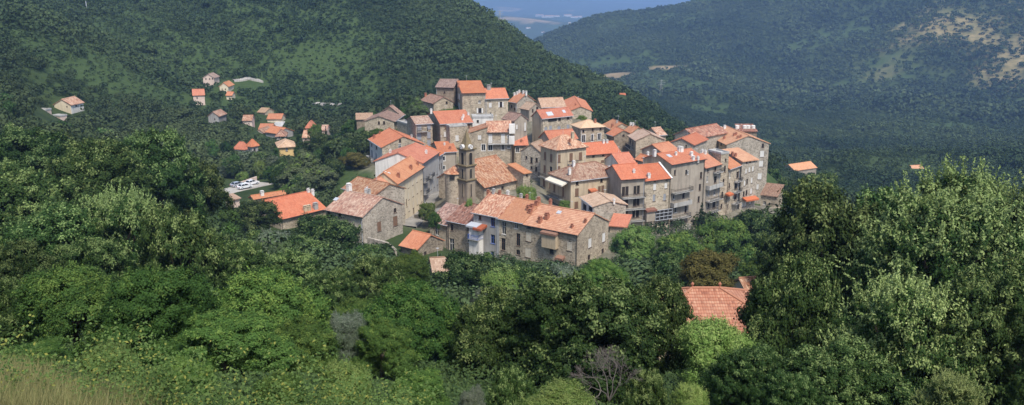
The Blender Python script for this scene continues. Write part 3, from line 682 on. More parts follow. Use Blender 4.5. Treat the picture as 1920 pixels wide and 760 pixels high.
H_('N5', 'stone_house', 'rubble gabled house with mottled brown red roof at the right back of the village', 'z3', (400,160), (552,185), None, 268, 'gR', (478,124), B=15, base=278, rcol='maroon', wall='stone_grey', chim=[('z3',305,130,.8),('z3',350,135,1.0,'white')])
H_('N6', 'stone_house', 'dark rubble gable with a red roof standing before the brown roofed house', 'z3', (365,217), (533,234), None, 251, 'gR', (440,190), B=11, base=286, rcol='red', wall='stone_grey', wins=[('R','z3','h',[(480,245,10,20)])])
H_('N7', 'village_house', 'house with worn pink orange roof and beige gable over the alley', 'a3', (1318,582), (1478,550), (1105,542), 237, 'gL', (1213,500), base=308, rcol='orange', wall='drab', chim=[('a3',1185,485,1.0)])
H_('N7b', 'village_house', 'low dusky red lean-to roof left of the tall balcony house', 'a3', (1118,660), (1212,625), (1045,610), 227, 'gR', h=1.0, base=325, rcol='red', wall='stone_grey', chim=[('a3',1205,600,1.2,'white'),('a3',1235,590,1.2,'white'),('a3',1165,605,.9,'white')])
def exN8(hs, fr, root):
    wallbox(hs, fr, root, 'stair_tower', 'R', 'a2', 420, 172, 474, 652, 1.9, 'concrete')
    wallbox(hs, fr, root, 'stair_tower_roof', 'R', 'a2', 405, 148, 482, 160, 2.3, 'maroon', slope=0.25)
    v = wallbox(hs, fr, root, 'veranda', 'R', 'a2', 258, 262, 412, 345, 1.3, 'dark')
    f = hs['hit']; g = MB(); fn = fr['R'][0]
    s0, t1 = f('R', *zc('a2', (258, 262))); s1, _ = f('R', *zc('a2', (412, 262))); _, t0 = f('R', *zc('a2', (335, 345)))
    _, t1 = f('R', *zc('a2', (335, 262)))
    for i in range(6): q = s0 + (s1-s0)*i/5; g.obox(fn, q-0.035, q+0.035, t0, t1, 1.29, 1.38)
    for q in (0.0, 0.1, 0.36, 0.95): g.obox(fn, s0, s1, t0+(t1-t0)*q, t0+(t1-t0)*q+0.06, 1.3, 1.4)
    g.build('veranda_frame', M['metal_pale'], v)
    wallbox(hs, fr, root, 'balcony_roof', 'R', 'a2', 258, 232, 412, 240, 1.5, 'orange', slope=0.25)
H_('N8', 'tall_house', 'tall balcony house with grey stair tower and glazed veranda on the right cliff row', 'a2', (265,128), (545,103), (25,97), 213, 'gL', (155,42), base=436, rcol='red', wall={'L':'beige','*':'drab'},
   wins=[('R','a2','d',[(293,196,14,44),(388,194,16,40),(365,386,18,50),(383,505,18,58),(265,606,16,40),(345,600,14,48)]), ('R','a2','w',[(300,506,16,50),(285,395,14,46),(400,195,12,34)]),
         ('R','a2','h',[(512,220,18,56),(502,320,18,56),(492,420,16,50)])],
   balc=[('R','a2',258,412,352,1.4),('R','a2',252,402,462,1.4,'solid'),('R','a2',250,395,570,1.3),('R','a2',240,388,668,1.6,'paint_white')],
   chim=[('a2',105,48,1.2,'white'),('a2',122,45,1.2,'white'),('a2',330,22,1.5,'white'),('a2',345,25,1.5,'white'),('a2',430,60,1.2,'white'),('a2',445,95,1.2,'white'),('a2',485,95,1.0,'white'),('a2',300,55,.9,'white')], sky=[('a2',245,62,1.2,1.2)])
def exO1(hs, fr, root):
    wallbox(hs, fr, root, 'awning', 'L', 'z4', 126, 248, 248, 258, 1.8, 'awning', slope=0.7)
    wallbox(hs, fr, root, 'bathroom_bay', 'R', 'z4', 408, 335, 432, 385, 0.9, 'beige')
    wallbox(hs, fr, root, 'bay_roof', 'R', 'z4', 390, 318, 440, 330, 1.2, 'red', slope=0.2)
H_('O1', 'mansion', 'wide beige house with a cream awning and large mottled pink hipped roof in the middle', 'z4', (268,262), (635,215), (122,207), 204, 'hip', h=2.6, base=396, rcol='pink', wall='beige', cat='mansion',
   wins=[('L','z4','h',[(153,238,12,28),(216,264,12,28)]), ('L','z4','s brown',[(149,310,14,65),(212,342,14,65)]), ('R','z4','h',[(313,280,20,30),(486,259,18,32),(587,245,18,30)]),
         ('R','z4','s brown',[(310,345,26,55),(470,340,20,75),(494,334,20,75),(581,315,22,50),(306,435,26,45)]), ('R','z4','h',[(546,322,28,22),(568,397,20,34),(592,395,18,34)])],
   balc=[('L','z4',112,236,382,1.1)], chim=[('z4',258,205,1.0,'white'),('z4',540,185,.8,'white'),('z4',288,150,1.0,'white')], extra=exO1)
H_('O2', 'stone_outbuilding', 'low rubble outbuilding with a tan roof and open loft in front of the beige house', 'z4', (430,445), (660,442), (343,410), 191, 'gR', (510,408), base=428, rcol='tan', wall={'L':'white','*':'stone_grey'},
   wins=[('L','z4','h',[(365,452,26,46),(407,464,28,36)])], chim=[('z4',575,415,.7,'white')])
H_('O2b', 'stone_outbuilding', 'small red roofed lean-to beneath the rubble outbuilding', 'z4', (545,580), (665,590), None, 187, 'sR', B=5, h=1.2, base=432, rcol='red', wall='stone')
H_('O3', 'tall_house', 'red roofed house with three storeys of deep dark balconies', 'z4', (627,252), (795,240), None, 202, 'gL', B=10, h=2.3, base=428, rcol='red', wall='drab',
   wins=[('R','z4','h',[(641,340,24,66),(667,336,22,66),(724,330,20,58),(748,326,20,58),(640,428,22,58),(665,424,22,58),(722,416,22,62),(746,412,22,60),(664,502,18,56),(715,498,20,60),(742,494,22,60)])],
   balc=[('R','z4',620,790,378,1.2),('R','z4',622,786,460,1.2),('R','z4',640,780,544,1.2)], chim=[('z4',716,210,.9,'white')])
def exO4(hs, fr, root):
    wallbox(hs, fr, root, 'veranda', 'R', 'z4', 858, 470, 974, 532, 0.8, 'dark')
    f = hs['hit']; g = MB(); fn = fr['R'][0]
    s0, _ = f('R', *zc('z4', (858, 470))); s1, _ = f('R', *zc('z4', (974, 470))); _, t0 = f('R', *zc('z4', (915, 535))); _, t1 = f('R', *zc('z4', (915, 462)))
    for i in range(5): q = s0 + (s1-s0)*i/4; g.obox(fn, q-0.04, q+0.04, t0, t1, 0.79, 0.9)
    for q in (0.0, 0.33, 0.66, 0.97): g.obox(fn, s0, s1, t0+(t1-t0)*q, t0+(t1-t0)*q+0.1, 0.8, 0.92)
    g.build('veranda_frame', M['metal_pale'], root.children[-1])
    wallbox(hs, fr, root, 'wash_house', 'R', 'z4', 792, 472, 852, 545, 1.0, 'drab')
    wallbox(hs, fr, root, 'wash_house_roof', 'R', 'z4', 786, 456, 860, 468, 1.4, 'maroon', slope=0.25)
    m = MB(); A_ = hs['A']; B_ = hs['B']; H = hs['H']; h = hs['h']; ll = hs['ll']
    m.prism([ll(A_-0.1,-0.5,H-0.2), ll(A_+0.35,-0.5,H-0.2), ll(A_+0.35,B_/2,H+h+0.25), ll(A_-0.1,B_/2,H+h+0.25)], -0.18)
    m.build('verge', M['paint_white'], root)
H_('O4', 'tall_house', 'patched stone house with white roof verge and glazed lower gallery beside the dark balconies', 'z4', (797,262), (978,240), None, ('O3','R'), 'gL', B=10, h=2.5, base=440, rcol='red', wall='stone_warm',
   wins=[('R','z4','s white',[(865,307,20,48),(945,298,20,40)]), ('R','z4','h',[(868,266,12,12),(950,253,12,12),(905,590,10,50),(930,580,14,40)]), ('R','z4','s grey',[(860,385,18,48),(935,380,18,48)])], chim=[('z4',822,245,1.2,'white')], extra=exO4)
H_('P1', 'tall_house', 'narrow balcony house with bright orange red roof and ivy at its foot', 'a2', (547,156), (675,122), None, ('N8','R'), 'gL', B=9, h=2.2, base=414, rcol='orange', wall='drab',
   wins=[('R','a2','d',[(570,180,12,34),(632,255,22,56),(632,165,18,36)]), ('R','a2','w',[(565,250,14,50),(575,365,14,50),(625,360,16,50)]), ('R','a2','h',[(620,465,24,50),(575,470,14,40)])],
   balc=[('R','a2',612,672,188,1.2),('R','a2',548,662,318,1.3,'solid'),('R','a2',548,660,420,1.5),('R','a2',560,640,515,1.3)], chim=[('a2',545,45,1.1,'white'),('a2',520,35,1.0,'white')])
H_('P2', 'tall_house', 'slim stone tower house with a flat roof and pale parapet in the cliff row', 'a2', (682,42), (746,30), (575,12), ('P1','R'), 'flat', base=408, rcol='slab', wall='stone',
   wins=[('R','a2','h',[(718,92,12,26),(712,165,14,54),(700,275,14,54),(690,380,14,44),(683,478,12,40)])])
H_('P3', 'tall_house', 'narrow house with iron balconies and small orange roof between tower house and corner house', 'a2', (748,163), (838,132), None, ('P2','R'), 'gL', B=8, h=2.0, base=400, rcol='orange', wall='stone_warm',
   wins=[('R','a2','w',[(755,215,12,48)]), ('R','a2','d',[(748,308,14,48),(820,215,22,56),(804,310,24,48),(800,400,22,48),(735,480,12,40)])], balc=[('R','a2',788,846,262,1.2),('R','a2',775,835,352,1.2),('R','a2',765,830,445,1.3)],
   extra=lambda hs, fr, root: wallbox(hs, fr, root, 'door_canopy', 'R', 'a2', 716, 362, 752, 376, 1.2, 'red', slope=0.3))
H_('P4', 'tall_house', 'tall grey corner house with peach orange roof and a long red canopy', 'z3', (880,353), (990,318), (740,296), ('P3','R'), 'sR', h=1.8, base=394, rcol='peach', wall='stone_grey',
   wins=[('R','a2','h',[(895,112,12,18),(922,103,12,18),(958,92,12,18),(898,270,12,44),(870,375,14,44),(892,366,14,44)]),
         ('R','a2','s white',[(890,185,12,40),(918,172,12,40),(947,165,14,44),(877,285,12,44),(937,262,12,44),(932,352,14,44),(862,462,14,44),(882,458,14,44),(925,440,14,40)])],
   chim=[('z3',810,312,1.0,'brick'),('z3',832,322,1.0,'brick'),('z3',910,275,1.0),('z3',965,305,1.0)], extra=lambda hs, fr, root: wallbox(hs, fr, root, 'canopy', 'R', 'a2', 858, 396, 965, 408, 1.6, 'red', slope=0.5))
H_('P5', 'tall_house', 'largest house at the right end, bare grey gable with four white shutters and peach roof', 'z3', (770,232), (1072,222), (620,152), 262, 'gR', (927,170), base=392, rcol='peach', wall={'L':'beige','*':'stone_grey'},
   wins=[('R','z3','s white',[(1022,300,28,44),(1015,370,28,42),(1005,460,28,44),(990,535,16,38)]), ('R','z3','h',[(1027,240,16,30)]), ('L','z3','h',[(640,186,8,16),(668,198,10,18),(692,210,10,18),(730,230,10,18)]), ('L','z3','s white',[(637,232,10,36),(667,244,12,36),(705,262,12,30)])],
   chim=[('z3',752,197,1.0,'brick'),('z3',822,175,1.0,'brick'),('z3',836,170,1.0,'brick'),('z3',848,192,.9,'brick'),('z3',868,187,.9,'brick'),('z3',698,135,1.0,'white'),('z3',725,130,1.0,'white'),('z3',755,122,1.2,'white')])
H_('P5b', 'village_house', 'brown roofed house carrying white water tanks behind the bare grey gable', 'z3', (862,138), (985,138), None, 280, 'sR', B=6, h=1.2, base=300, rcol='maroon', wall='stone_dark')
H_('P6', 'stone_outbuilding', 'small square stone shed with brown lean-to roof at the foot of the grey gable', 'z3', (1015,588), (1132,602), None, 248, 'sR', B=6, h=2.0, base=386, rcol='brown', wall='stone_warm', wins=[('R','z3','h',[(1040,594,12,12)]), ('R','z3','w',[(1040,650,22,28)])])
# church
H_('CH', 'church', 'stone parish church with square bell tower, two clock faces and red tile roof', 'z5', (535,185), (772,128), None, 207, 'gL', B=16, h=4.9, base=372, rcol='pink', wall='stone', cat='church', group='',
   wins=[('R','z5','h',[(660,190,16,22)])])
H_('CH2', 'chapel', 'small side chapel with lean-to tile roof at the right end of the church', 'z5', (800,92), (848,80), (700,60), 213, 'sR', h=1.2, base=352, rcol='orange', wall='stone', cat='chapel', wins=[('R','z5','h',[(825,105,12,14)])])
# hidden roofs in front
H_('Q', 'pavilion', 'pavilion roof of coursed terracotta tiles with two ridge finials among the foreground trees', 'a6', (-60,690), (1240,690), None, 75, 'hip', B=10.6, h=2.3, base=680, rcol='courses', wall='beige', cat='pavilion', group='', oh=0.6, show=False)
H_('Q2', 'village_house', 'pale house with a peach roof glimpsed between the large trees right of the pavilion', 'f', (1412,570), (1482,564), None, 98, 'gL', B=7, h=1.8, base=595, rcol='pink', wall='beige', show=False)
H_('Q3', 'stone_outbuilding', 'tiny tan roof poking out of the bushes below the white door', 'f', (812,508), (846,505), None, 150, 'gL', B=4, h=1.6, base=520, rcol='tan', wall='stone')
# houses scattered in the valley to the left
G_ = 'houses scattered in the valley'
H_('S1', 'hillside_house', 'white and cream house alone on the wooded slope at the far left', 'z7', (262,278), (348,252), (150,270), 330, 'gL', h=2.0, base=214, rcol='pink', wall={'L':'cream','*':'white'}, group=G_, wins=[('R','z7','h',[(300,283,12,14)]), ('L','z7','h',[(236,290,8,8)])])
H_('S1b', 'stone_outbuilding', 'cream flat topped annex left below the lone white house', 'z7', (130,308), None, (90,318), 322, 'flat', A=4, base=221, rcol='slab', wall='pinkwall', group=G_)
H_('S1c', 'stone_outbuilding', 'cream retaining block right below the lone white house', 'z7', (236,350), None, (190,358), 318, 'flat', A=4, base=228, rcol='slab', wall='pinkwall', group=G_)
H_('S2', 'hillside_house', 'pink house with hipped brown roof, highest of the valley houses', 'z7', (1234,94), (1246,90), (1160,94), 440, 'gL', (1203,70), A=8, base=154, rcol='brown', wall='pinkwall', group=G_, wins=[('L','z7','h',[(1180,102,8,10),(1205,102,8,10),(1225,100,8,10)])])
H_('S3', 'hillside_house', 'tall cream block with a thin orange roof on the valley road', 'z7', (1330,152), (1368,138), (1272,152), 430, 'gL', h=1.6, base=178, rcol='orange', wall='cream', group=G_, wins=[('L','z7','h',[(1290,172,6,10),(1312,172,6,10)])])
H_('S3b', 'stone_outbuilding', 'small orange roofed hut right below the tall cream block', 'z7', (1318,213), (1357,213), None, 415, 'gL', B=5, h=1.2, base=188, rcol='orange', wall='cream', group=G_)
H_('S4', 'hillside_house', 'beige two storey house with red roof on a white terrace in the valley', 'z7', (1092,213), (1170,211), (1080,200), 400, 'gL', B=9, h=2.0, base=195, rcol='red', wall='pinkwall', group=G_, wins=[('R','z7','h',[(1120,230,8,12)])])
H_('S5', 'hillside_house', 'plain grey gabled house with thin pink roof edge below the terrace house', 'z7', (1264,354), (1283,345), (1195,352), 370, 'gL', (1238,325), A=8, base=234, rcol='pink', wall='grey', group=G_, wins=[('L','z7','h',[(1240,375,8,10)])])
H_('S6', 'hillside_house', 'small cottage with square orange roof among the valley trees', 'z8', (285,98), (350,97), None, 365, 'gL', B=6, h=1.6, base=232, rcol='pink', wall='pinkwall', group=G_)
H_('S7', 'hillside_house', 'house with a bright red hipped roof next to the stone twin in the valley', 'z8', (300,298), (332,290), (226,294), 332, 'hip', h=2.0, base=288, rcol='red', wall='white', group=G_)
H_('S7b', 'hillside_house', 'pale stone twin with red pyramid roof and dark windows in the valley', 'z8', (348,276), (393,267), (318,270), 326, 'hip', h=1.8, base=288, rcol='red', wall='grey', group=G_, wins=[('L','z8','h',[(331,315,8,22)]), ('R','z8','h',[(371,310,14,24)])])
H_('S8', 'hillside_house', 'rambling house with overlapping orange roofs in the valley cluster', 'z8', (450,180), (538,192), None, 360, 'gL', B=8, h=1.7, base=256, rcol='orange', wall='grey', group=G_)
H_('S8b', 'hillside_house', 'left house of the valley cluster with a red gable roof', 'z8', (430,185), None, (376,183), 362, 'gL', (405,160), A=8, base=254, rcol='pink', wall='pinkwall', group=G_)
H_('S8c', 'hillside_house', 'lower house of the valley cluster with a pink hipped roof', 'z8', (522,208), (590,206), None, 352, 'hip', B=7, h=1.6, base=263, rcol='pink', wall='grey', group=G_, wins=[('R','z8','h',[(545,220,8,12)])])
H_('S8d', 'stone_outbuilding', 'grey roofed barn behind the valley cluster', 'z8', (490,160), (552,160), None, 378, 'sR', B=8, h=1.8, base=247, rcol='slab', wall='grey', group=G_)
H_('S8e', 'hillside_house', 'small red roof above the rambling house in the valley cluster', 'z8', (400,160), (490,160), None, 372, 'gL', B=7, h=1.6, base=250, rcol='red', wall='pinkwall', group=G_)
H_('S9', 'hillside_house', 'beige cottage with tan roof, uppermost above the valley cluster', 'z8', (392,38), (445,42), None, 400, 'gL', B=6, h=1.5, base=217, rcol='tan', wall='beige', group=G_)
H_('S10', 'hillside_house', 'long cream cottage with orange roof right of the uppermost cottage', 'z8', (460,87), (560,87), None, 386, 'gL', B=7, h=1.6, base=228, rcol='orange', wall='cream', group=G_)
H_('S11', 'hillside_house', 'three storey yellow house with hipped tan roof at the park edge', 'z8', (545,285), (656,280), (530,272), 318, 'hip', B=9, h=1.5, base=305, rcol='tan', wall='yellow', group=G_, oh=0.7, wins=[('R','z8','s grey',[(598,305,16,30),(602,362,16,24)])])
H_('S12', 'hillside_house', 'slim pink tower house with red pyramid roof behind a tree', 'z8', (738,143), (776,143), None, 345, 'hip', B=6, h=1.6, base=264, rcol='red', wall='pinkwall', group=G_, wins=[('R','z8','h',[(757,160,10,14)])])
H_('S12b', 'hillside_house', 'low pink house with red roof in front of the slim tower house', 'z8', (712,218), (768,218), None, 336, 'gL', B=7, h=2.0, base=271, rcol='pink', wall='pinkwall', group=G_, wins=[('R','z8','h',[(735,235,8,14)])])
H_('S12c', 'hillside_house', 'pink cottage right of the slim tower house beside two dark cypresses', 'z8', (845,168), (882,168), None, 350, 'gL', B=6, h=1.4, base=258, rcol='pink', wall='pinkwall', group=G_)
H_('SR1', 'hillside_house', 'lone orange roof among trees in the valley right of the village', 'f', (1490,320), (1531,314), None, 420, 'gL', B=8, h=2.2, base=326, rcol='peach', wall='drab', group=G_, show=False)
HID = [(1488,305,1533,318,420),(1710,311,1734,318,480)]
H_('SR2', 'hillside_house', 'half hidden tan roof behind the pale foreground tree top on the right', 'f', (1712,318), (1732,317), None, 480, 'gL', B=6, h=1.6, base=322, rcol='peach', wall='drab', group=G_, show=False)
H_('SF1', 'hillside_house', 'first white cottage on the far spur behind the village, highest of three', 'f', (1077,155), (1086,154), None, 545, 'gL', B=4, h=1.0, base=159, rcol='tan', wall='white', group=G_)
H_('SF2', 'hillside_house', 'second white cottage on the far spur beside a tan field', 'f', (1119,156), (1128,155), None, 560, 'gL', B=4, h=1.0, base=160, rcol='tan', wall='white', group=G_)
H_('SF3', 'hillside_house', 'red roofed white cottage lowest on the far spur behind the village', 'f', (1163,180), (1173,180), None, 500, 'gL', B=4, h=1.0, base=185, rcol='red', wall='white', group=G_)
# ------------------------------------------------------------------ terrain
CP = []
def g(px, py, Y): P = at(px, py, Y); CP.append((P[0], P[1], P[2]))
def gw(X, Y, zr): CP.append((X, Y, CAMZ + zr))
for X in (-40, -15, 0, 15, 40): gw(X, -30, -1.0); gw(X, 2, -2.0)
gw(-14, 13, -6.7); gw(-7, 13, -6.8); gw(-3, 13, -7.2); gw(1, 13, -8.0); gw(7, 13, -8.8); gw(14, 13, -9.0)
gw(-12, 16, -7.6); gw(-16, 20, -9.2); gw(0, 20, -11.2); gw(14, 20, -12.4); gw(-22, 36, -15.5); gw(0, 36, -17.2); gw(22, 38, -20); gw(45, 50, -24)
gw(-35, 60, -23); gw(0, 60, -27); gw(25, 62, -31); gw(55, 70, -34); gw(-60, 95, -29); gw(-20, 100, -38); gw(17, 78, -34); gw(40, 100, -42); gw(70, 105, -43)
gw(0, 128, -47); gw(-50, 130, -38); gw(-95, 140, -33); gw(45, 140, -54); gw(95, 150, -56)
gw(-130, 190, -36); gw(-90, 175, -43); gw(-65, 190, -52)
gw(-78, 245, -57.5); gw(-62, 262, -57.5); gw(-88, 228, -57.5); gw(-60, 300, -61)
gw(90, 185, -64); gw(115, 235, -72); gw(130, 270, -80); gw(150, 200, -74); gw(160, 350, -100)
g(836, 345, 232); g(815, 375, 222); g(795, 405, 212); g(860, 378, 206)          # street and church square
gw(-30, 335, -58); gw(20, 335, -62); gw(60, 325, -66); gw(95, 320, -78); gw(-10, 380, -62)
# left hill
g(40, 120, 340); g(0, 30, 400); g(150, 70, 430); g(300, 130, 460); g(0, 220, 230); g(0, 150, 300); g(60, 190, 310); g(-300, 200, 250); g(-300, 50, 340)
g(330, 140, 470); g(400, 165, 450)
g(500, 150, 470); g(500, 90, 520); g(500, 30, 580); g(450, 0, 620); g(200, 0, 640); g(-100, -40, 600); g(250, -80, 760); g(600, -80, 760); g(0, -150, 760)
g(640, 190, 430); g(700, 120, 500); g(720, 60, 560); g(740, 10, 610); g(800, -30, 660); g(830, -8, 650); g(870, 18, 640); g(905, 40, 620); g(955, 84, 590); g(1000, 113, 570); g(1060, 152, 545); g(1140, 187, 510); g(1250, 232, 470); g(1310, 264, 445); g(1400, 296, 420)
g(760, 200, 390); g(900, 110, 510); g(900, 165, 440); g(1000, 150, 490); g(1060, 190, 440); g(1200, 240, 400); g(600, 250, 370); g(560, 215, 420)
gw(-20, 800, -60); gw(60, 760, -90); gw(-300, 950, 30); gw(120, 680, -125); gw(170, 560, -130); gw(150, 480, -108)
gw(0, 1000, -130); gw(-500, 1100, 60); gw(-200, 1300, -60); gw(-700, 700, 120); gw(-500, 500, 20); gw(-1500, 1500, 150); gw(-900, 2500, -100)
# valley and the right hill
g(1490, 325, 420); g(1600, 305, 520); g(1712, 322, 480); g(1760, 300, 600); g(1900, 290, 650); g(1900, 330, 450); g(2200, 330, 420); gw(150, 120, -58); gw(120, 60, -36); gw(260, 260, -92)
g(1500, 270, 760); g(1700, 252, 900); g(1900, 245, 950); g(1330, 260, 850); g(1250, 205, 1050); g(1400, 240, 950); g(1900, 200, 1150); g(2200, 220, 1100)
g(1500, 195, 1250); g(1350, 180, 1300); g(1200, 165, 1350); g(1110, 150, 1450); g(1130, 125, 1600); g(1040, 112, 1750); g(1700, 160, 1300); g(1900, 150, 1300)
g(960, 92, 2250); g(985, 85, 2250); g(1020, 72, 2250); g(1060, 55, 2250); g(1095, 38, 2250); g(1130, 28, 2200); g(1160, 26, 2200); g(1185, 27, 2200); g(1230, 20, 2180); g(1290, 9, 2150); g(1330, 0, 2130); g(1400, -22, 2100); g(1500, -45, 2050); g(1700, -100, 2000); g(1900, -160, 1950); g(2300, -200, 1900)
g(1130, 75, 1900); g(1300, 80, 1800); g(1500, 110, 1620); g(1700, 90, 1520); g(1900, 85, 1450); g(1650, 20, 1750); g(1850, 0, 1650); g(1400, 30, 1900)
gw(60, 2700, -260); gw(250, 2700, -220); gw(500, 2700, -130); gw(1200, 2700, 0); gw(-100, 1700, -200); gw(-200, 2300, -250); gw(-400, 3300, -300); gw(100, 3300, -310); gw(700, 3500, -220); gw(2000, 3300, -50); gw(2000, 1500, 60)
CPA = np.array(CP + [p for p in GROUND if abs(p[0]) < 4000])
def warp(X, Y):
    q = np.maximum(Y, -35) + 80.0
    return np.stack([X / q * 1.6, np.log(q)], -1)
Wc = warp(CPA[:, 0], CPA[:, 1]); NP_ = len(Wc)
KER = lambda r2: np.sqrt(r2 + 0.012 ** 2)
r2 = ((Wc[:, None] - Wc[None]) ** 2).sum(-1)
Am = np.zeros((NP_ + 3, NP_ + 3)); Am[:NP_, :NP_] = KER(r2) - np.eye(NP_) * 0.004
Am[:NP_, NP_] = 1; Am[:NP_, NP_+1:] = Wc; Am[NP_, :NP_] = 1; Am[NP_+1:, :NP_] = Wc.T
coef = np.linalg.solve(Am, np.concatenate([CPA[:, 2], np.zeros(3)]))
# smooth lattice noise
def vnoise(X, Y, s, seed):
    r = np.random.default_rng(seed).random((64, 64))
    x = X / s; y = Y / s; xi = np.floor(x).astype(int); yi = np.floor(y).astype(int); fx = x - xi; fy = y - yi
    fx = fx*fx*(3-2*fx); fy = fy*fy*(3-2*fy)
    gg = lambda a, b: r[a % 64, b % 64]
    return (gg(xi,yi)*(1-fx)+gg(xi+1,yi)*fx)*(1-fy) + (gg(xi,yi+1)*(1-fx)+gg(xi+1,yi+1)*fx)*fy - 0.5
def fbm(X, Y, s, seed, n=4):
    return sum(vnoise(X, Y, s / 2**i, seed + i) * 0.5**i for i in range(n))
sst = lambda a, b, x: (lambda t: t*t*(3-2*t))(np.clip((x - a) / (b - a), 0, 1))
def zt(X, Y):
    X = np.atleast_1d(np.asarray(X, float)); Y = np.atleast_1d(np.asarray(Y, float)); sh = X.shape; X = X.ravel(); Y = Y.ravel()
    out = np.empty(len(X))
    for i in range(0, len(X), 20000):
        x, y = X[i:i+20000], Y[i:i+20000]; w = warp(x, y)
        d = KER(((w[:, None] - Wc[None]) ** 2).sum(-1))
        out[i:i+20000] = d @ coef[:NP_] + coef[NP_] + w @ coef[NP_+1:]
    amp = sst(350, 600, Y) * 9 + sst(900, 1300, Y) * 26 - sst(1600, 2100, Y) * 33
    out += amp * fbm(X, Y, 260, 3, 4) * sst(350, 420, Y)
    rid_ = 1 - np.abs(fbm(X + .35*Y, Y*.35, 75, 111, 3)) * 2.2
    out += (rid_ - .62) * 9 * sst(360, 480, Y) * (1 - sst(1100, 1500, Y)) * (1 - np.exp(-((X - 70) / 90) ** 2 - ((Y - 520) / 130) ** 2))
    # far valley, low hills and two mountain ranges
    far = CAMZ - 345 + 60 * fbm(X, Y, 1500, 21, 5)
    far += 150 * np.exp(-((X + 150) / 900) ** 2 - ((Y - 5600) / 900) ** 2) + 110 * fbm(X, Y, 900, 31, 4) * sst(3600, 4200, Y) * (1 - sst(6200, 7000, Y))
    far += sst(9000, 13000, Y) * (700 * np.exp(-((X + 1000) / 1300) ** 2) + 70 * fbm(X, Y, 2600, 41, 5) * np.exp(-((X + 1000) / 2000) ** 2))
    far += sst(14500, 19000, Y) * (60 + 160 * fbm(X, Y, 6000, 51, 4))
    k = sst(2800, 3900, Y)
    out = out * (1 - k) + far * k
    return out.reshape(sh)
zt1 = lambda X, Y: float(zt([X], [Y])[0])

# polar sheet of ground from just behind the camera to beyond the far mountains
na, nr = 420, 470
th_ = np.radians(np.linspace(-58, 58, na)); rr = np.exp(np.linspace(math.log(60), math.log(21000 + 48), nr)) - 48
TH, RR = np.meshgrid(th_, rr); GX = np.sin(TH) * RR; GY = np.cos(TH) * RR - 8
GZ = zt(GX, GY)
me = bpy.data.meshes.new('ground'); nv = na * nr
me.vertices.add(nv); me.vertices.foreach_set('co', np.stack([GX, GY, GZ], -1).astype(np.float32).ravel())
ii, jj = np.meshgrid(np.arange(nr-1), np.arange(na-1), indexing='ij'); q0 = (ii*na + jj).ravel()
quads = np.stack([q0, q0+1, q0+na+1, q0+na], -1).astype(np.int32); nf = len(quads)
me.loops.add(nf*4); me.loops.foreach_set('vertex_index', quads.ravel())
me.polygons.add(nf); me.polygons.foreach_set('loop_start', np.arange(0, nf*4, 4, dtype=np.int32)); me.polygons.foreach_set('use_smooth', np.ones(nf, bool))
me.update(calc_edges=True)
# what grows where: dry = tan ground coloured brighter for sunlight, field = mown meadows
def sunlit_dry_mask(X, Y):
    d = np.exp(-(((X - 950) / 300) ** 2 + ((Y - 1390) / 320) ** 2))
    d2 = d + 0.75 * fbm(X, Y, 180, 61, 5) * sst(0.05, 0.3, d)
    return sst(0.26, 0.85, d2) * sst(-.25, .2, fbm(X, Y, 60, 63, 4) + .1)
def clear_mask(X, Y):
    """open scrub on the left hill"""
    n = fbm(X, Y, 120, 71, 4)
    return sst(0.0, 0.22, n*(1 + .35*sst(1000, 1200, Y)) - .06*sst(1000, 1200, Y) + 0.42*np.exp(-((X+150)/90)**2 - ((Y-520)/110)**2) + 0.35*np.exp(-((X+60)/70)**2 - ((Y-560)/60)**2) - 0.06)
def field_mask(X, Y):
    f = 0*X
    for px, py, rx, ry in ((1105, 104, 42, 45), (1150, 143, 30, 28), (1250, 128, 45, 14)):
        a = GHIT.get((px, py))
        if a is not None: f = np.maximum(f, sst(.25, .6, np.exp(-((X-a[0])/rx)**2 - ((Y-a[1])/ry)**2) * (1 + 1.6*fbm(X, Y, 45, 83, 4))))
    far = sst(4000, 4600, Y) * (1 - sst(9500, 10500, Y)) * sst(0.4, 0.48, fbm(X, Y, 420, 81, 4))
    return np.maximum(f, far)
def ghit(px, py, y0=3.0, y1=20000):
    """where a picture ray meets the ground"""
    Ys = np.exp(np.linspace(math.log(y0), math.log(y1), 900)); d = ray(px, py); P = CAM + d[None] * (Ys / d[1])[:, None]
    below = P[:, 2] < zt(P[:, 0], P[:, 1])
    i = int(np.argmax(below))
    return P[i] if below[i] else None
GHIT = {}
for a in ((1105, 105), (1150, 143), (1250, 128)): GHIT[a] = ghit(*a, y0=700)
town_mask = lambda X, Y: sst(.25, .5, np.exp(-(((X - 20) / 62) ** 2 + ((Y - 238) / 62) ** 2) ** 2) + .35*fbm(X, Y, 14, 87, 3))
for nm, fn in (('town', town_mask), ('dry', sunlit_dry_mask), ('clear', clear_mask), ('field', field_mask)):
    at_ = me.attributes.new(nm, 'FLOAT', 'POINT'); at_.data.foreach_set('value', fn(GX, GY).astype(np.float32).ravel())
t = NT('hill_ground')
geo = t.n('ShaderNodeNewGeometry'); pos = geo.outputs['Position']
A_ = lambda nm: (lambda nd: nd.outputs['Fac'])(t.n('ShaderNodeAttribute', attribute_name=nm))
n1 = t.noise(pos, 0.06, 8, 0.65); n2 = t.noise(pos, 0.5, 6, 0.6); n3 = t.noise(pos, 0.012, 6, 0.6)
col = t.mix(t.ramp(n1, [(0.35, 0), (0.65, 1)]), (0.022, 0.038, 0.012), (0.048, 0.068, 0.022))
col = t.mix(t.math('MULTIPLY', A_('clear'), 0.9), col, t.mix(t.ramp(n2, [(0.3, 0), (0.7, 1)]), (0.034, 0.060, 0.018), (0.062, 0.092, 0.03)))
col = t.mix(A_('dry'), col, t.mix(t.ramp(n1, [(0.35, 0), (0.62, 1)]), (0.13, 0.12, 0.05), (0.36, 0.27, 0.13)))  # sunlight on the slope put into the dry ground's colour
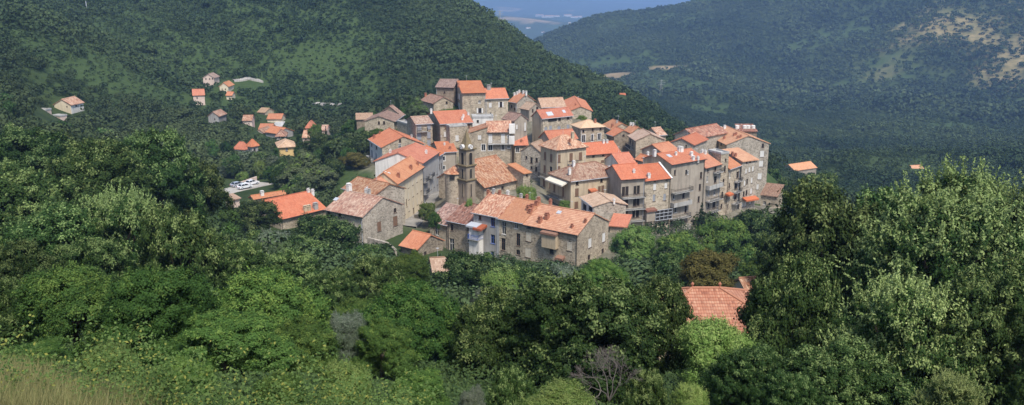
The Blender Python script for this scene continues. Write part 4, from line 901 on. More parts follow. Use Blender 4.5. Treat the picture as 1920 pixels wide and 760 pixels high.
col = t.mix(A_('field'), col, t.mix(t.ramp(n3, [(0.35, 0), (0.65, 1)]), (0.20, 0.15, 0.08), (0.34, 0.25, 0.14)))
col = t.mix(t.math('MULTIPLY', A_('town'), 0.8), col, t.mix(t.ramp(n2, [(0.35, 0), (0.65, 1)]), (0.12, 0.105, 0.075), (0.25, 0.22, 0.175)))
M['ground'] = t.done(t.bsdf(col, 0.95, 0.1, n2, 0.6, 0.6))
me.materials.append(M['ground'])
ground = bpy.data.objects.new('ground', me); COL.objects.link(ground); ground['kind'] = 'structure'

# ------------------------------------------------------------------ light
SUN_EL, SUN_AZ = R(56), R(156)          # azimuth measured from +Y towards +X: behind the camera, to the right
w = bpy.data.worlds.new('World'); SC.world = w; w.use_nodes = True
wn = w.node_tree; bg = wn.nodes['Background']
skyn = wn.nodes.new('ShaderNodeTexSky'); skyn.sky_type = 'NISHITA'; skyn.sun_disc = False
skyn.sun_elevation = SUN_EL; skyn.sun_rotation = SUN_AZ; skyn.dust_density = 2.0; skyn.altitude = 450
wn.links.new(skyn.outputs[0], bg.inputs[0]); bg.inputs[1].default_value = 0.15
sl = bpy.data.lights.new('sun', 'SUN'); so = bpy.data.objects.new('sun', sl); COL.objects.link(so)
sl.energy = 3.5; sl.angle = R(9); sl.color = (1.0, 0.95, 0.87)
sd = Vector((math.sin(SUN_AZ) * math.cos(SUN_EL), math.cos(SUN_AZ) * math.cos(SUN_EL), math.sin(SUN_EL)))
so.rotation_euler = (-sd).to_track_quat('-Z', 'Y').to_euler()
vs = SC.view_settings; vs.view_transform = 'Standard'; vs.look = 'None'; vs.gamma = 1; vs.exposure = 0.6
SC.cycles.max_bounces = 5; SC.cycles.diffuse_bounces = 3; SC.cycles.transmission_bounces = 3; SC.cycles.volume_bounces = 0; SC.cycles.transparent_max_bounces = 4
SC.cycles.use_denoising = True
# ------------------------------------------------------------------ bell tower (part of the church)
ch = HS['CH']; chr_ = ch['root']
crz = math.atan2(ch['er'][1], ch['er'][0]); cloc = np.array(chr_.location)
cR = np.array([[math.cos(-crz), -math.sin(-crz), 0], [math.sin(-crz), math.cos(-crz), 0], [0, 0, 1]])
class WMB(MB):                      # world-space builder that lands in the church's own space
    def build(s, name, mats, parent=None, label=None):
        s.v = [tuple(cR @ (np.array(p) - cloc)) for p in s.v]
        return MB.build(s, name, mats, parent, label)
TB = at(875.1, 373, 202.0); TS = 2.75
er, el = np.array([math.cos(R(44)), math.sin(R(44)), 0]), np.array([-math.sin(R(44)), math.cos(R(44)), 0])
zof = lambda py: at(875.1, py, 202.0)[2]
TC = TB + er * TS/2 + el * TS/2
def tbox(m, half, z0, z1, half1=None):
    half1 = half if half1 is None else half1
    P = [TC + er*a*hh + el*b*hh for hh in (half, half1) for a, b in ((-1,-1),(1,-1),(1,1),(-1,1))]
    P = [np.array([p[0], p[1], z0 if i < 4 else z1]) for i, p in enumerate(P)]
    for q in ((0,3,2,1),(4,5,6,7),(0,1,5,4),(1,2,6,5),(2,3,7,6),(3,0,4,7)): m.face([P[i] for i in q])
h2 = TS / 2
z_base, z1_, z2_, z3_ = zof(376) - 3, zof(341.5), zof(314.5), zof(283.5)
m = WMB()
tbox(m, h2, z_base, z1_); tbox(m, h2*0.97, z1_ + 0.42, z2_); tbox(m, h2*0.95, z2_ + 0.42, z3_)
tower = m.build('bell_tower', M['tower'], chr_)
for z in (z1_, z2_, z3_):
    m = WMB(); tbox(m, h2 + 0.1, z, z + 0.2, h2 + 0.26); tbox(m, h2 + 0.3, z + 0.198, z + 0.44); m.build('cornice', M['lichen'], tower)
tip = at(875.1, 243.5, 204.0)[2]
m = WMB()
zz = [z3_+0.45, z3_+1.35, z3_+2.6, tip-0.5]; hw = [h2*0.86, h2*0.66, h2*0.40, 0.14]
for i in range(3): tbox(m, hw[i], zz[i], zz[i+1], hw[i+1])
tbox(m, 0.16, tip-0.5, tip, 0.05)
m.build('spire', M['lichen'], tower)
def arch_pts(cs, w, t0, t1, n=8):
    r = w/2; pts = [(cs-r, t0), (cs+r, t0)]
    pts += [(cs + r*math.cos(math.pi*i/n), t1 - r + r*math.sin(math.pi*i/n)) for i in range(n+1)]
    return pts
for fx, nrm in ((er, -el), (el, -er)):
    org_ = TC + nrm * h2
    def fw(s, t, d): return org_ + fx * s + nrm * d + np.array([0, 0, t])
    # belfry arches, each a dark recess inside a raised stone surround
    for (w_, t0, t1, hh) in ((0.95, z2_ + 0.55, z3_ - 0.55, .95), (0.62, z1_ + 0.75, z2_ - 0.5, .97), (0.34, zof(371), z1_ - 0.7, 1.0)):
        inset = h2 * (1 - hh)
        o1 = arch_pts(0, w_ + 0.36, t0 - org_[2], t1 - org_[2] + 0.18); o0 = arch_pts(0, w_, t0 - org_[2], t1 - org_[2])
        m = WMB()
        k = len(o0)
        for i in range(k):
            j = (i + 1) % k
            a, b, c, d = o1[i], o1[j], o0[j], o0[i]
            m.face([fw(*a, 0.1 - inset), fw(*b, 0.1 - inset), fw(*c, 0.1 - inset), fw(*d, 0.1 - inset)])
            m.face([fw(*a, 0.1 - inset), fw(*b, 0.1 - inset), fw(*b, -0.02 - inset), fw(*a, -0.02 - inset)])
            m.face([fw(*d, 0.1 - inset), fw(*c, 0.1 - inset), fw(*c, 0.01 - inset), fw(*d, 0.01 - inset)])
        ao = m.build('belfry_arch', M['tower'], tower)
        m = WMB(); m.face([fw(*p, 0.015 - inset) for p in o0]); m.build('opening', M['dark'], ao)
    # clock in a small pediment above the cornice
    cz = zof(277.2) - org_[2]; m = WMB(); n = 20; r = 0.58
    ring = [(r*math.cos(2*math.pi*i/n), cz + r*math.sin(2*math.pi*i/n)) for i in range(n)]
    m.face([fw(*p, 0.36) for p in ring]); m.face([fw(*p, -0.3) for p in ring][::-1])
    for i in range(n): m.face([fw(*ring[i], -0.3), fw(*ring[(i+1)%n], -0.3), fw(*ring[(i+1)%n], 0.36), fw(*ring[i], 0.36)])
    ck = m.build('clock_face', M['paint_white'], tower)
    m = WMB()
    rr_ = [(r*1.0, r*1.1)]
    for i in range(n):
        a0, a1 = 2*math.pi*i/n, 2*math.pi*(i+1)/n
        m.face([fw(q*math.cos(a), cz + q*math.sin(a), 0.37) for q, a in ((0.56, a0), (0.56, a1), (0.48, a1), (0.48, a0))])
    for ang, ln, wd in ((R(128), 0.42, 0.05), (R(-40), 0.3, 0.065)):
        dx, dy = math.cos(ang), math.sin(ang)
        m.face([fw(-dy*wd, cz + dx*wd, 0.375), fw(dx*ln - dy*wd*.4, cz + dy*ln + dx*wd*.4, 0.375), fw(dx*ln + dy*wd*.4, cz + dy*ln - dx*wd*.4, 0.375), fw(dy*wd, cz - dx*wd, 0.375)])
    m.build('clock_hands', M['iron'], tower)
# rounded apse left of the tower
AP = at(852, 371, 206.0); m = WMB(); za = at(852, 323, 206.0)[2]
m.cyl(AP, 2.15, AP[2] - 3, za, 20); m.build('apse', M['stone'], chr_)
m = WMB(); m.cyl((*AP[:2],), 2.5, za - 0.08, za + 1.5, 20, 0.15); m.build('apse_roof', M['pink'], chr_)
m = WMB()
q = at(848, 333, 203.75); m.box((q[0]-0.55, q[1]-0.1, q[2]-0.5), (q[0]+0.55, q[1]+0.3, q[2]+0.5)); m.build('window', M['dark'], chr_)

# ------------------------------------------------------------------ paved ground
def strip(name, pts, width, mat, lift=0.18, n=8):
    """paving that follows the ground along a centre line of picture points"""
    C = [ghit(*p, y0=150) if len(p) == 2 else np.array([*at(*p)[:2], 0]) for p in pts]; C = np.array([c[:2] for c in C])
    seg = []; 
    for i in range(len(C) - 1):
        k = max(2, int(np.linalg.norm(C[i+1]-C[i]) / 1.5))
        seg += [C[i] + (C[i+1]-C[i]) * j / k for j in range(k)]
    seg.append(C[-1]); seg = np.array(seg); m = MB(); rows = []
    for i, p in enumerate(seg):
        t = seg[min(i+1, len(seg)-1)] - seg[max(i-1, 0)]; t /= np.linalg.norm(t) + 1e-9; nn = np.array([-t[1], t[0]])
        wd = width if not callable(width) else width(i / (len(seg)-1))
        q = [p + nn * wd * (j / n - 0.5) for j in range(n + 1)]; q = np.array(q)
        z = zt(q[:, 0], q[:, 1]); z = z * 0.4 + z.mean() * 0.6
        rows.append([(a[0], a[1], b + lift) for a, b in zip(q, z)])
    for i in range(len(rows)-1):
        for j in range(n): m.face([rows[i][j], rows[i][j+1], rows[i+1][j+1], rows[i+1][j]])
    for i in range(len(rows)-1):
        for j in (0, n):
            a, b = rows[i][j], rows[i+1][j]; m.face([a, b, (b[0], b[1], b[2]-1.2), (a[0], a[1], a[2]-1.2)])
    o = m.build(name, mat); o['kind'] = 'structure'; return seg
M['paving'] = render_mat('stone_paving', (0.22, 0.205, 0.18), (0.32, 0.30, 0.27))
M['pale_road'] = render_mat('pale_concrete_road', (0.36, 0.33, 0.29), (0.46, 0.43, 0.38))
strip('street', [(757, 428, 200), (778, 404, 209), (800, 385, 217), (822, 362, 226), (834, 343, 240)], lambda t: 6 + 6*math.exp(-((t-0.55)/0.25)**2), M['paving'])
strip('church_square', [(806, 392, 212), (835, 384, 206), (868, 384, 202), (905, 380, 199)], 9, M['paving'], 0.24)
ROADC = [(392, 392, 236), (428, 368, 240), (462, 347, 246), (500, 330, 254)]
strip('road', ROADC, 6.5, M['pale_road'])
strip('valley_road', [(438, 157, 452), (462, 154, 455), (490, 153, 460)], 5, M['pale_road'], 0.6)
strip('upper_valley_road', [(588, 149, 440), (612, 152, 436), (640, 160, 430)], 4, M['pale_road'], 0.6)
strip('farm_track', [(640, 205, 380), (610, 222, 360), (585, 236, 345)], 4, M['pale_road'], 0.4)
M['lawn'] = plain_mat('mown_lawn', (0.14, 0.18, 0.05), 0.9)
strip('lawn', [(640, 318, 262), (612, 326, 256), (590, 335, 250)], 8, M['lawn'], 0.3)
strip('park_path', [(640, 327, 258), (622, 331, 253), (600, 336, 249)], 3, M['pale_road'], 0.42)

def wall_run(name, label, pts, height, th=0.35, mat='beige', cat='wall'):
    W = [at(*p) for p in pts]; c = sum(W) / len(W); m = MB()
    o = empty_loc = np.array([c[0], c[1], zt1(c[0], c[1])])
    for a, b in zip(W[:-1], W[1:]):
        d = unit((b - a) * [1, 1, 0]); nn = np.array([-d[1], d[0], 0]) * th/2
        P = [a - nn, b - nn, b + nn, a + nn]
        zt_ = [p[2] for p in P]
        lo = [np.array([p[0], p[1], zt1(p[0], p[1]) - 0.6]) - o for p in P]; hi = [np.array([p[0], p[1], p[2] + height]) - o for p in P]
        m.face(hi); 
        for i in range(4): m.face([lo[i], lo[(i+1)%4], hi[(i+1)%4], hi[i]])
    ob = m.build(name, M[mat]); ob.location = o; tag(ob, label, cat); return ob
wall_run('parapet_wall', 'pale parapet wall along the road behind the parked cars', [(418, 358, 248), (450, 344, 252), (481, 333, 258)], 0.35, mat='pinkwall')
wall_run('garden_wall', 'low grey garden wall below the big rubble gable house', [(690, 447, 172), (725, 456, 169), (742, 470, 166)], 0.2, 0.5, 'stone_grey')
wall_run('retaining_wall', 'pale retaining wall at the foot of the cliff row by the stone shed', [(1440, 390, 244), (1478, 392, 243)], 0.3, 0.5, 'stone_warm')

# ------------------------------------------------------------------ parked cars
M['car_white'] = plain_mat('white_car_paint', (0.74, 0.75, 0.77), 0.25, 0.5, var=0.05)
M['car_silver'] = plain_mat('silver_car_paint', (0.50, 0.52, 0.55), 0.3, 0.6, var=0.05, metal=0.4)
M['tyre'] = plain_mat('black_rubber', (0.02, 0.02, 0.02), 0.8)
M['lamp_red'] = plain_mat('red_lamp_plastic', (0.4, 0.02, 0.02), 0.3)
def car(label, px, py, Y, yaw, mat):
    P = at(px, py, Y); z = zt1(P[0], P[1]) + 0.2
    r = empty('parked_car', (P[0], P[1], z), R(yaw)); tag(r, label, 'car', 'cars parked on the road')
    prof = [(-2.05,.35),(-2.1,.75),(-1.85,.98),(1.1,1.0),(1.95,.82),(2.1,.6),(2.08,.35)]
    cab = [(-1.7,.97,.84),(-1.25,1.42,.66),(.25,1.45,.66),(1.05,.98,.84)]
    m = MB(); L_ = [(x, -.86, zz) for x, zz in prof]; R_ = [(x, .86, zz) for x, zz in prof]
    m.face(L_[::-1]); m.face(R_)
    for i in range(len(prof)): j = (i+1) % len(prof); m.face([L_[i], L_[j], R_[j], R_[i]])
    a = [(x, -y, zz) for x, zz, y in cab]; b = [(x, y, zz) for x, zz, y in cab]
    m.face([a[1], a[2], b[2], b[1]])
    for q in (a, b):
        for i0, i1 in ((0,1),(2,3)): 
            p0, p1 = np.array(q[i0]), np.array(q[i1]); m.tube([p0, p1], [.05,.05], 4)
        m.tube([np.array(q[1])*.5+np.array(q[2])*.5, ((np.array(q[0])+np.array(q[3]))*.5)], [.05,.05], 4)
    body = m.build('body', M[mat], r)
    for nm, q in (('windscreen', [a[2], a[3], b[3], b[2]]), ('rear_window', [a[1], b[1], b[0], a[0]]), ('side_window', a), ('side_window', b)):
        w_ = MB(); w_.face(q); w_.build(nm, M['glass'], r)
    for x in (-1.3, 1.3):
        for y in (-.8, .8):
            w_ = MB(); n = 14
            A1 = [(x+.33*math.cos(2*math.pi*i/n), y-.1, .33+.33*math.sin(2*math.pi*i/n)) for i in range(n)]; B1 = [(p[0], y+.1, p[2]) for p in A1]
            w_.face(A1); w_.face(B1[::-1]); [w_.face([A1[i], A1[(i+1)%n], B1[(i+1)%n], B1[i]]) for i in range(n)]
            wh = w_.build('wheel', M['tyre'], r)
            s_ = -1 if y < 0 else 1; h_ = MB(); h_.face([(x+.2*math.cos(2*math.pi*i/n), y+s_*.105, .33+.2*math.sin(2*math.pi*i/n)) for i in range(n)]); h_.build('rim', M['metal_pale'], wh)
    for y in (-.62, .62):
        w_ = MB(); w_.box((2.0, y-.18, .62), (2.1, y+.18, .78)); w_.build('headlight', M['metal_pale'], r)
        w_ = MB(); w_.box((-2.12, y-.16, .68), (-2.04, y+.16, .86)); w_.build('tail_light', M['lamp_red'], r)
car('white hatchback furthest along the road, nearest the green trees', 472, 342, 250, 55, 'car_white')
car('silver saloon parked beside the pale parapet wall', 446, 352, 246, 50, 'car_silver')
car('white car parked on the inner side, partly behind the garden railing', 459, 354, 243, 50, 'car_white')

# ------------------------------------------------------------------ water tanks on the brown roof, pylons, finials
for px, lab in ((1382, 'leftmost white water tank in the row on the brown roof'), (1396, 'second white water tank from the left on the brown roof'), (1403, 'third white water tank from the left on the brown roof'), (1412, 'rightmost white water tank in the row on the brown roof')):
    X = HS['P5b']['roofhit'](px, 241.5)
    if X is None: X = np.array([(px-1380)/6., 3, HS['P5b']['H']+.8])
    Wp = HS['P5b']['Mw'](*X); t_ = empty('water_tank', Wp); tag(t_, lab, 'water tank', 'white water tanks on the brown roof')
    m = MB(); m.cyl((0,0), .62, .12, 1.0, 16, .66); m.build('barrel', M['white'], t_)
    m = MB(); m.cyl((0,0), .68, 1.002, 1.1, 16, .5); m.build('lid', M['paint_white'], t_)
    m = MB(); m.box((-.6,-.6,-.4), (.6,.6,.118)); m.build('plinth', M['concrete'], t_)
def pylon(label, px, py, ptop, y0):
    P = ghit(px, py, y0=y0); hgt = at(px, ptop, P[1])[2] - P[2]; m = MB(); w0 = hgt*.12; r = max(.07, hgt*.005)
    for a, b in ((-1,-1),(1,-1),(1,1),(-1,1)): m.tube([(a*w0,b*w0,0), (a*w0*.35,b*w0*.35,hgt*.6), (a*.2,b*.2,hgt)], [r,r,r*.7], 4)
    for k in range(6):
        z0, z1 = hgt*k/6, hgt*(k+1)/6; ww = lambda z: w0*(1-.65*min(z/(hgt*.6),1))
        for s in (-1, 1):
            m.tube([(-ww(z0), s*ww(z0), z0), (ww(z1), s*ww(z1), z1)], [r*.6]*2, 4); m.tube([(s*ww(z0), -ww(z0), z0), (s*ww(z1), ww(z1), z1)], [r*.6]*2, 4)
    t_ = empty('power_pylon', P); tag(t_, label, 'pylon'); m.build('lattice_mast', M['slab'], t_)
    m = MB()
    for z, l in ((.7,.22),(.82,.28),(.94,.2)): m.tube([(-hgt*l,0,hgt*z),(hgt*l,0,hgt*z)], [r,r], 4)
    m.build('cross_arm', M['slab'], t_)
pylon('thin grey lattice pylon standing in the valley right of the village', 1239, 180, 150, 700)
pylon('small far lattice pylon on the left hill shoulder against the blue valley', 937, 48, 20, 400)
P = ghit(163, 22, y0=200); hp = at(163, 2, P[1])[2] - P[2]
t_ = empty('utility_pole', P); tag(t_, 'pale utility pole among trees on the upper left hillside', 'pole')
m = MB(); m.tube([(0,0,-1),(0,0,hp)], [.3,.22], 8); m.build('pole', M['metal_pale'], t_)
m = MB(); m.tube([(-1,0,hp-.6),(1,0,hp-.6)], [.1,.1], 6); m.build('cross_arm', M['iron'], t_)
qh = HS['Q']; d_ = min(qh['A'], qh['B'])/2
for x in (d_, qh['A']-d_):
    m = MB(); c_ = qh['ll'](x, qh['B']/2, qh['H']+qh['h']); 
    m.cyl(c_, .16, c_[2]+.1, c_[2]+.4, 10, .09); m.cyl(c_, .09, c_[2]+.4, c_[2]+.55, 10, .17); m.cyl(c_, .17, c_[2]+.55, c_[2]+.75, 10, .05)
    m.build('finial', M['brick'], [o for o in qh['root'].children if o.name.startswith('roof')][0])
# white buildings on the far valley floor
k = 0
for px, py, wd in ((1012,31,14),(1020,33,10),(1030,33,16),(1044,32,10),(1064,31,14),(1076,34,12),(1086,33,10),(1068,44,5),(990,54,8),(1018,62,6),(984,68,5),(1025,66,6)):
    P = ghit(px, py, y0=3500)
    if P is None: continue
    s = wd * P[1] / F; t_ = empty('far_building', P, R(random.uniform(-25, 25)))
    tag(t_, 'pale building in the white settlement far down the blue valley', 'building', 'white buildings on the far valley floor')
    m = MB(); m.box((-s/2,-s*.25,-8), (s/2,s*.25,s*.16+3)); m.build('wall', M['white'], t_)
    m = MB(); m.prism([(-s*.52,-s*.28,s*.16+3.1),(s*.52,-s*.28,s*.16+3.1),(s*.52,0,s*.16+3+s*.06),(-s*.52,0,s*.16+3+s*.06)], .3); m.prism([(-s*.52,s*.28,s*.16+3.1),(s*.52,s*.28,s*.16+3.1),(s*.52,0,s*.16+3+s*.06),(-s*.52,0,s*.16+3+s*.06)], .3); m.build('roof', M['tan'], t_)
# ------------------------------------------------------------------ foliage
def leaf_mat(name, c1, c2, c3=None, trans=0.22, vary=0.35, tone=False):
    t = NT(name); geo = t.n('ShaderNodeNewGeometry'); oi = t.n('ShaderNodeObjectInfo'); r = geo.outputs['Random Per Island']
    if tone:                                   # every tree of a wood has its own tone
        a = t.n('ShaderNodeAttribute', attribute_name='tone'); r = t.math('ADD', t.math('MULTIPLY', a.outputs['Fac'], .72), t.math('MULTIPLY', r, .28))
    col = t.mix(r, c1, c2)
    if c3: col = t.mix(t.ramp(r, [(0.86, 0), (0.93, 1)]), col, c3)
    hs = t.n('ShaderNodeHueSaturation'); t.l(col, hs.inputs['Color'])
    rnd = oi.outputs['Random']
    t.l(t.math('MULTIPLY_ADD', rnd, 0.035, 0.483), hs.inputs['Hue'])
    t.l(t.math('MULTIPLY_ADD', t.math('FRACT', t.math('MULTIPLY', rnd, 7.31)), vary*2, 1.0 - vary), hs.inputs['Value'])
    p = t.bsdf(hs.outputs[0], 0.65, 0.1)
    tr = t.n('ShaderNodeBsdfTranslucent'); t.l(hs.outputs[0], tr.inputs[0])
    mx = t.n('ShaderNodeMixShader'); mx.inputs[0].default_value = trans; t.l(p, mx.inputs[1]); t.l(tr.outputs[0], mx.inputs[2])
    return t.done(mx.outputs[0])
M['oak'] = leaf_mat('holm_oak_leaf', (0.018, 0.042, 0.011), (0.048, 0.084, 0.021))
M['oak_new_lit'] = leaf_mat('holm_oak_new_lit_leaf', (0.11, 0.165, 0.05), (0.21, 0.27, 0.095))  # young growth, with the lit crown tops put into its colour
M['green'] = leaf_mat('chestnut_leaf', (0.040, 0.085, 0.018), (0.075, 0.135, 0.03))
M['green_new_lit'] = leaf_mat('chestnut_new_lit_leaf', (0.10, 0.17, 0.035), (0.16, 0.22, 0.05))
M['olive'] = leaf_mat('olive_leaf', (0.10, 0.135, 0.08), (0.18, 0.215, 0.135))
M['olive_new_lit'] = leaf_mat('olive_pale_leaf', (0.17, 0.20, 0.14), (0.24, 0.265, 0.20))
M['brownish'] = leaf_mat('bronze_leaf', (0.075, 0.072, 0.02), (0.13, 0.115, 0.032))
M['brown_new_lit'] = leaf_mat('bronze_new_lit_leaf', (0.15, 0.135, 0.04), (0.2, 0.17, 0.05))
M['bright'] = leaf_mat('lime_leaf', (0.085, 0.15, 0.03), (0.15, 0.22, 0.055))
M['bright_new_lit'] = leaf_mat('lime_new_lit_leaf', (0.16, 0.23, 0.06), (0.24, 0.29, 0.09))
M['cypress'] = leaf_mat('cypress_leaf', (0.014, 0.028, 0.012), (0.03, 0.05, 0.02))
M['linden'] = leaf_mat('linden_leaf', (0.065, 0.09, 0.04), (0.12, 0.145, 0.068), None, .2, .05)
M['oak_pale'] = leaf_mat('holm_oak_pale_lit_shoot', (0.16, 0.215, 0.065), (0.27, 0.32, 0.125))  # pale shoots, with the crown's highlights put into their colour
M['bark'] = plain_mat('grey_brown_bark', (0.11, 0.085, 0.06), 0.9)
M['deadwood'] = plain_mat('bleached_dead_wood', (0.13, 0.11, 0.095), 0.9)
M['forest'] = leaf_mat('forest_leaf', (0.022, 0.042, 0.017), (0.072, 0.098, 0.036), (0.085, 0.12, 0.05), 0.12, 0.0, True)
M['weed'] = leaf_mat('weed_leaf', (0.065, 0.12, 0.03), (0.14, 0.21, 0.06), (0.25, 0.26, 0.06), 0.3, 0.0)
M['under'] = leaf_mat('undergrowth_leaf', (0.03, 0.055, 0.018), (0.075, 0.11, 0.035), None, 0.2, 0.0)
M['straw'] = leaf_mat('dry_grass_blade', (0.20, 0.205, 0.075), (0.37, 0.34, 0.15), (0.13, 0.18, 0.055), 0.3, 0.0)

def unitv(a): return a / (np.linalg.norm(a, axis=-1, keepdims=True) + 1e-9)
def leaves(c, nrm, l, w, rs):
    n = len(c); a = unitv(np.cross(nrm, rs.normal(size=(n, 3)))); b = np.cross(nrm, a)
    l = (l * rs.uniform(.7, 1.3, (n, 1))) / 2; w = (w * rs.uniform(.7, 1.3, (n, 1))) / 2
    fold = nrm * w * 0.35
    return np.stack([c - a*l, c - b*w + fold, c + a*l, c + b*w + fold], 1)
def crown(seed, W, Hh, nlobe, ncl, nleaf, ll, lw, shoots=0, shoot_len=.8, rc=.085, newfrac=.12, shape='round'):
    rs = np.random.default_rng(seed)
    lo, lr = [], []
    for i in range(nlobe):
        u = rs.uniform(0, 2*math.pi); zf = (i + rs.uniform(0, 1)) / nlobe
        if shape == 'column': rad = .10 * (1 - zf); R_ = .5 * (1.05 - zf)**.75 + .05
        elif shape == 'cone': rad = rs.uniform(.2, .34) * (1 - zf*.85); R_ = rs.uniform(.2, .28) * (1.1 - zf*.8)
        else: rad = rs.uniform(.12, .40) * math.sqrt(max(.05, 1 - (zf*1.1 - .3)**2 * 1.3)); R_ = rs.uniform(.14, .25)
        lo.append((rad*math.cos(u), rad*math.sin(u), zf)); lr.append(R_)
    lo = np.array(lo); lr = np.array(lr)
    lo[:, 2] = lr*.9 * W/Hh + lo[:, 2] * np.maximum(1 - 1.8*lr*W/Hh, 0.05)
    LO = lo * [W, W, Hh]; LR = lr * W
    cc, co_ = [], []
    while len(cc) < ncl:
        k = rs.choice(nlobe, 400, p=LR**2 / (LR**2).sum()); d = unitv(rs.normal(size=(400, 3))); d[:, 2] = np.where(d[:, 2] < -.45, -d[:, 2], d[:, 2])
        p = LO[k] + d * LR[k][:, None] * rs.uniform(.72, 1.08, (400, 1)) * [1, 1, .88]
        dist = np.linalg.norm(p[:, None] - LO[None], axis=2) / LR[None]
        dist[np.arange(400), k] = 9
        ok = dist.min(1) > .72
        cc += list(p[ok]); co_ += list(d[ok])
    cc = np.array(cc[:ncl]); co_ = np.array(co_[:ncl])
    ins = rs.random(ncl) < .2; cc[ins] = cc[ins] * .72 + np.array([0, 0, Hh*.45]) * .28
    cr = rc * W * rs.uniform(.6, 1.35, ncl)
    ci = np.repeat(np.arange(ncl), nleaf); n = len(ci)
    off = rs.normal(size=(n, 3)) * cr[ci][:, None] * [.62, .62, .45]
    c = cc[ci] + off
    nr = unitv(co_[ci] * .7 + unitv(off) * .75 + rs.normal(size=(n, 3)) * .3 + [0, 0, .3])
    V = leaves(c, nr, ll, lw, rs)
    new_lit_c = rs.random(ncl) < newfrac * 2.4 * np.clip(co_[:, 2] * .7 + cc[:, 2] / cc[:, 2].max() * .7 - .35, 0, 1)  # paler leaves on upward faces and tops: lit tops put into leaf colour
    mi = (new_lit_c[ci] & (rs.random(n) < .7)).astype(int)
    if shoots:
        idx = rs.choice(ncl, shoots); base = cc[idx]; dr = unitv(co_[idx] * .7 + rs.normal(size=(shoots, 3)) * .35 + [0, 0, .75])
        m_ = 15; L = shoot_len * rs.uniform(.5, 1.3, shoots)
        tt = np.tile(np.linspace(.05, 1, m_), shoots); si = np.repeat(np.arange(shoots), m_)
        pc = base[si] + dr[si] * (tt * L[si])[:, None] + rs.normal(size=(len(si), 3)) * .035 * (1.4 - tt)[:, None]
        pc[:, 2] -= .12 * tt**2 * L[si]
        V = np.concatenate([V, leaves(pc, unitv(rs.normal(size=(len(si), 3)) + [0, 0, .8]), ll*1.05, lw, rs)]); mi = np.concatenate([mi, np.ones(len(si), int)])
    V[..., 2] -= V[..., 2].min()
    return V.reshape(-1, 3), mi
CR = {}
def add_crown(key, mats, W, Hh, **kw):
    V, mi = crown(W=W, Hh=Hh, **kw); CR[key] = (np_mesh('crown_' + key, V, 4, [M[m] for m in mats], mi), float(np.ptp(V[:, 0]) + np.ptp(V[:, 1])) / 2, float(np.ptp(V[:, 2])))
# near crowns
add_crown('oakA', ('oak','oak_new_lit'), 8, 6.5, seed=1, nlobe=24, ncl=760, nleaf=110, ll=.15, lw=.085, shoots=500, shoot_len=.45, rc=.03, newfrac=.2)
add_crown('oakB', ('oak','oak_new_lit'), 8, 6.0, seed=2, nlobe=20, ncl=760, nleaf=110, ll=.15, lw=.085, shoots=350, shoot_len=.4, rc=.032, newfrac=.14)
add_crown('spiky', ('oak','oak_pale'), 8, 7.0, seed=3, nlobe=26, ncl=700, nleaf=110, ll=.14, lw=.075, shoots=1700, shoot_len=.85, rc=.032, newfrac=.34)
add_crown('chestA', ('green','green_new_lit'), 8, 6.0, seed=4, nlobe=22, ncl=720, nleaf=170, ll=.135, lw=.07, shoots=500, shoot_len=.6, rc=.035, newfrac=.22)
add_crown('chestB', ('green','green_new_lit'), 8, 6.5, seed=5, nlobe=18, ncl=680, nleaf=170, ll=.14, lw=.072, shoots=300, shoot_len=.6, rc=.038, newfrac=.12)
add_crown('olive', ('olive','olive_new_lit'), 6, 5.0, seed=6, nlobe=16, ncl=420, nleaf=110, ll=.14, lw=.05, shoots=500, shoot_len=.55, rc=.06, newfrac=.3)
add_crown('limeA', ('bright','bright_new_lit'), 5, 3.6, seed=7, nlobe=14, ncl=420, nleaf=150, ll=.095, lw=.06, shoots=500, shoot_len=.45, rc=.055, newfrac=.3)
# middle distance
for i, (nm, mats) in enumerate((('oakM', ('oak','oak_new_lit')), ('oakN', ('oak','oak_new_lit')), ('greenM', ('green','green_new_lit')), ('bronzeM', ('brownish','brown_new_lit')), ('limeM', ('bright','bright_new_lit')), ('oliveM', ('olive','olive_new_lit')))):
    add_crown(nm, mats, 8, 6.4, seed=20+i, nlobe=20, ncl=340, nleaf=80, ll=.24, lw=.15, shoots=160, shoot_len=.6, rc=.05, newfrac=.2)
add_crown('linden', ('linden','green_new_lit'), 8, 7.2, seed=31, nlobe=44, ncl=560, nleaf=64, ll=.24, lw=.16, rc=.042, newfrac=.18, shape='cone')
add_crown('cypressM', ('cypress','oak'), 3.2, 9, seed=32, nlobe=16, ncl=200, nleaf=30, ll=.3, lw=.16, rc=.09, newfrac=.1, shape='column')
add_crown('coneM', ('green','oak'), 6, 9, seed=33, nlobe=30, ncl=260, nleaf=36, ll=.34, lw=.2, rc=.07, newfrac=.3, shape='cone')
for i, (nm, mats) in enumerate((('hillA', ('oak','oak_new_lit')), ('hillB', ('oak','green')), ('hillC', ('green','oak_new_lit')), ('hillD', ('olive','oak')))):
    add_crown(nm, mats, 8, 6.0, seed=40+i, nlobe=14, ncl=170, nleaf=40, ll=.4, lw=.27, rc=.062, newfrac=.18)
TR = []
for k in range(3):
    rs = random.Random(k); m = MB()
    m.tube([(0,0,-.12),(rs.uniform(-.03,.03),.02,.35),(0,0,.62)], [.05,.036,.024], 8)
    for i in range(5):
        a = 2*math.pi*(i + rs.random()*.6)/5; l = rs.uniform(.2,.32)
        m.tube([(0,0,.36+.05*i),(math.cos(a)*l*.5,math.sin(a)*l*.5,.58+.04*i),(math.cos(a)*l,math.sin(a)*l,.82+.02*i)], [.022,.015,.006], 6)
    o = m.build('trunk', M['bark']); TR.append(o.data); bpy.data.objects.remove(o)
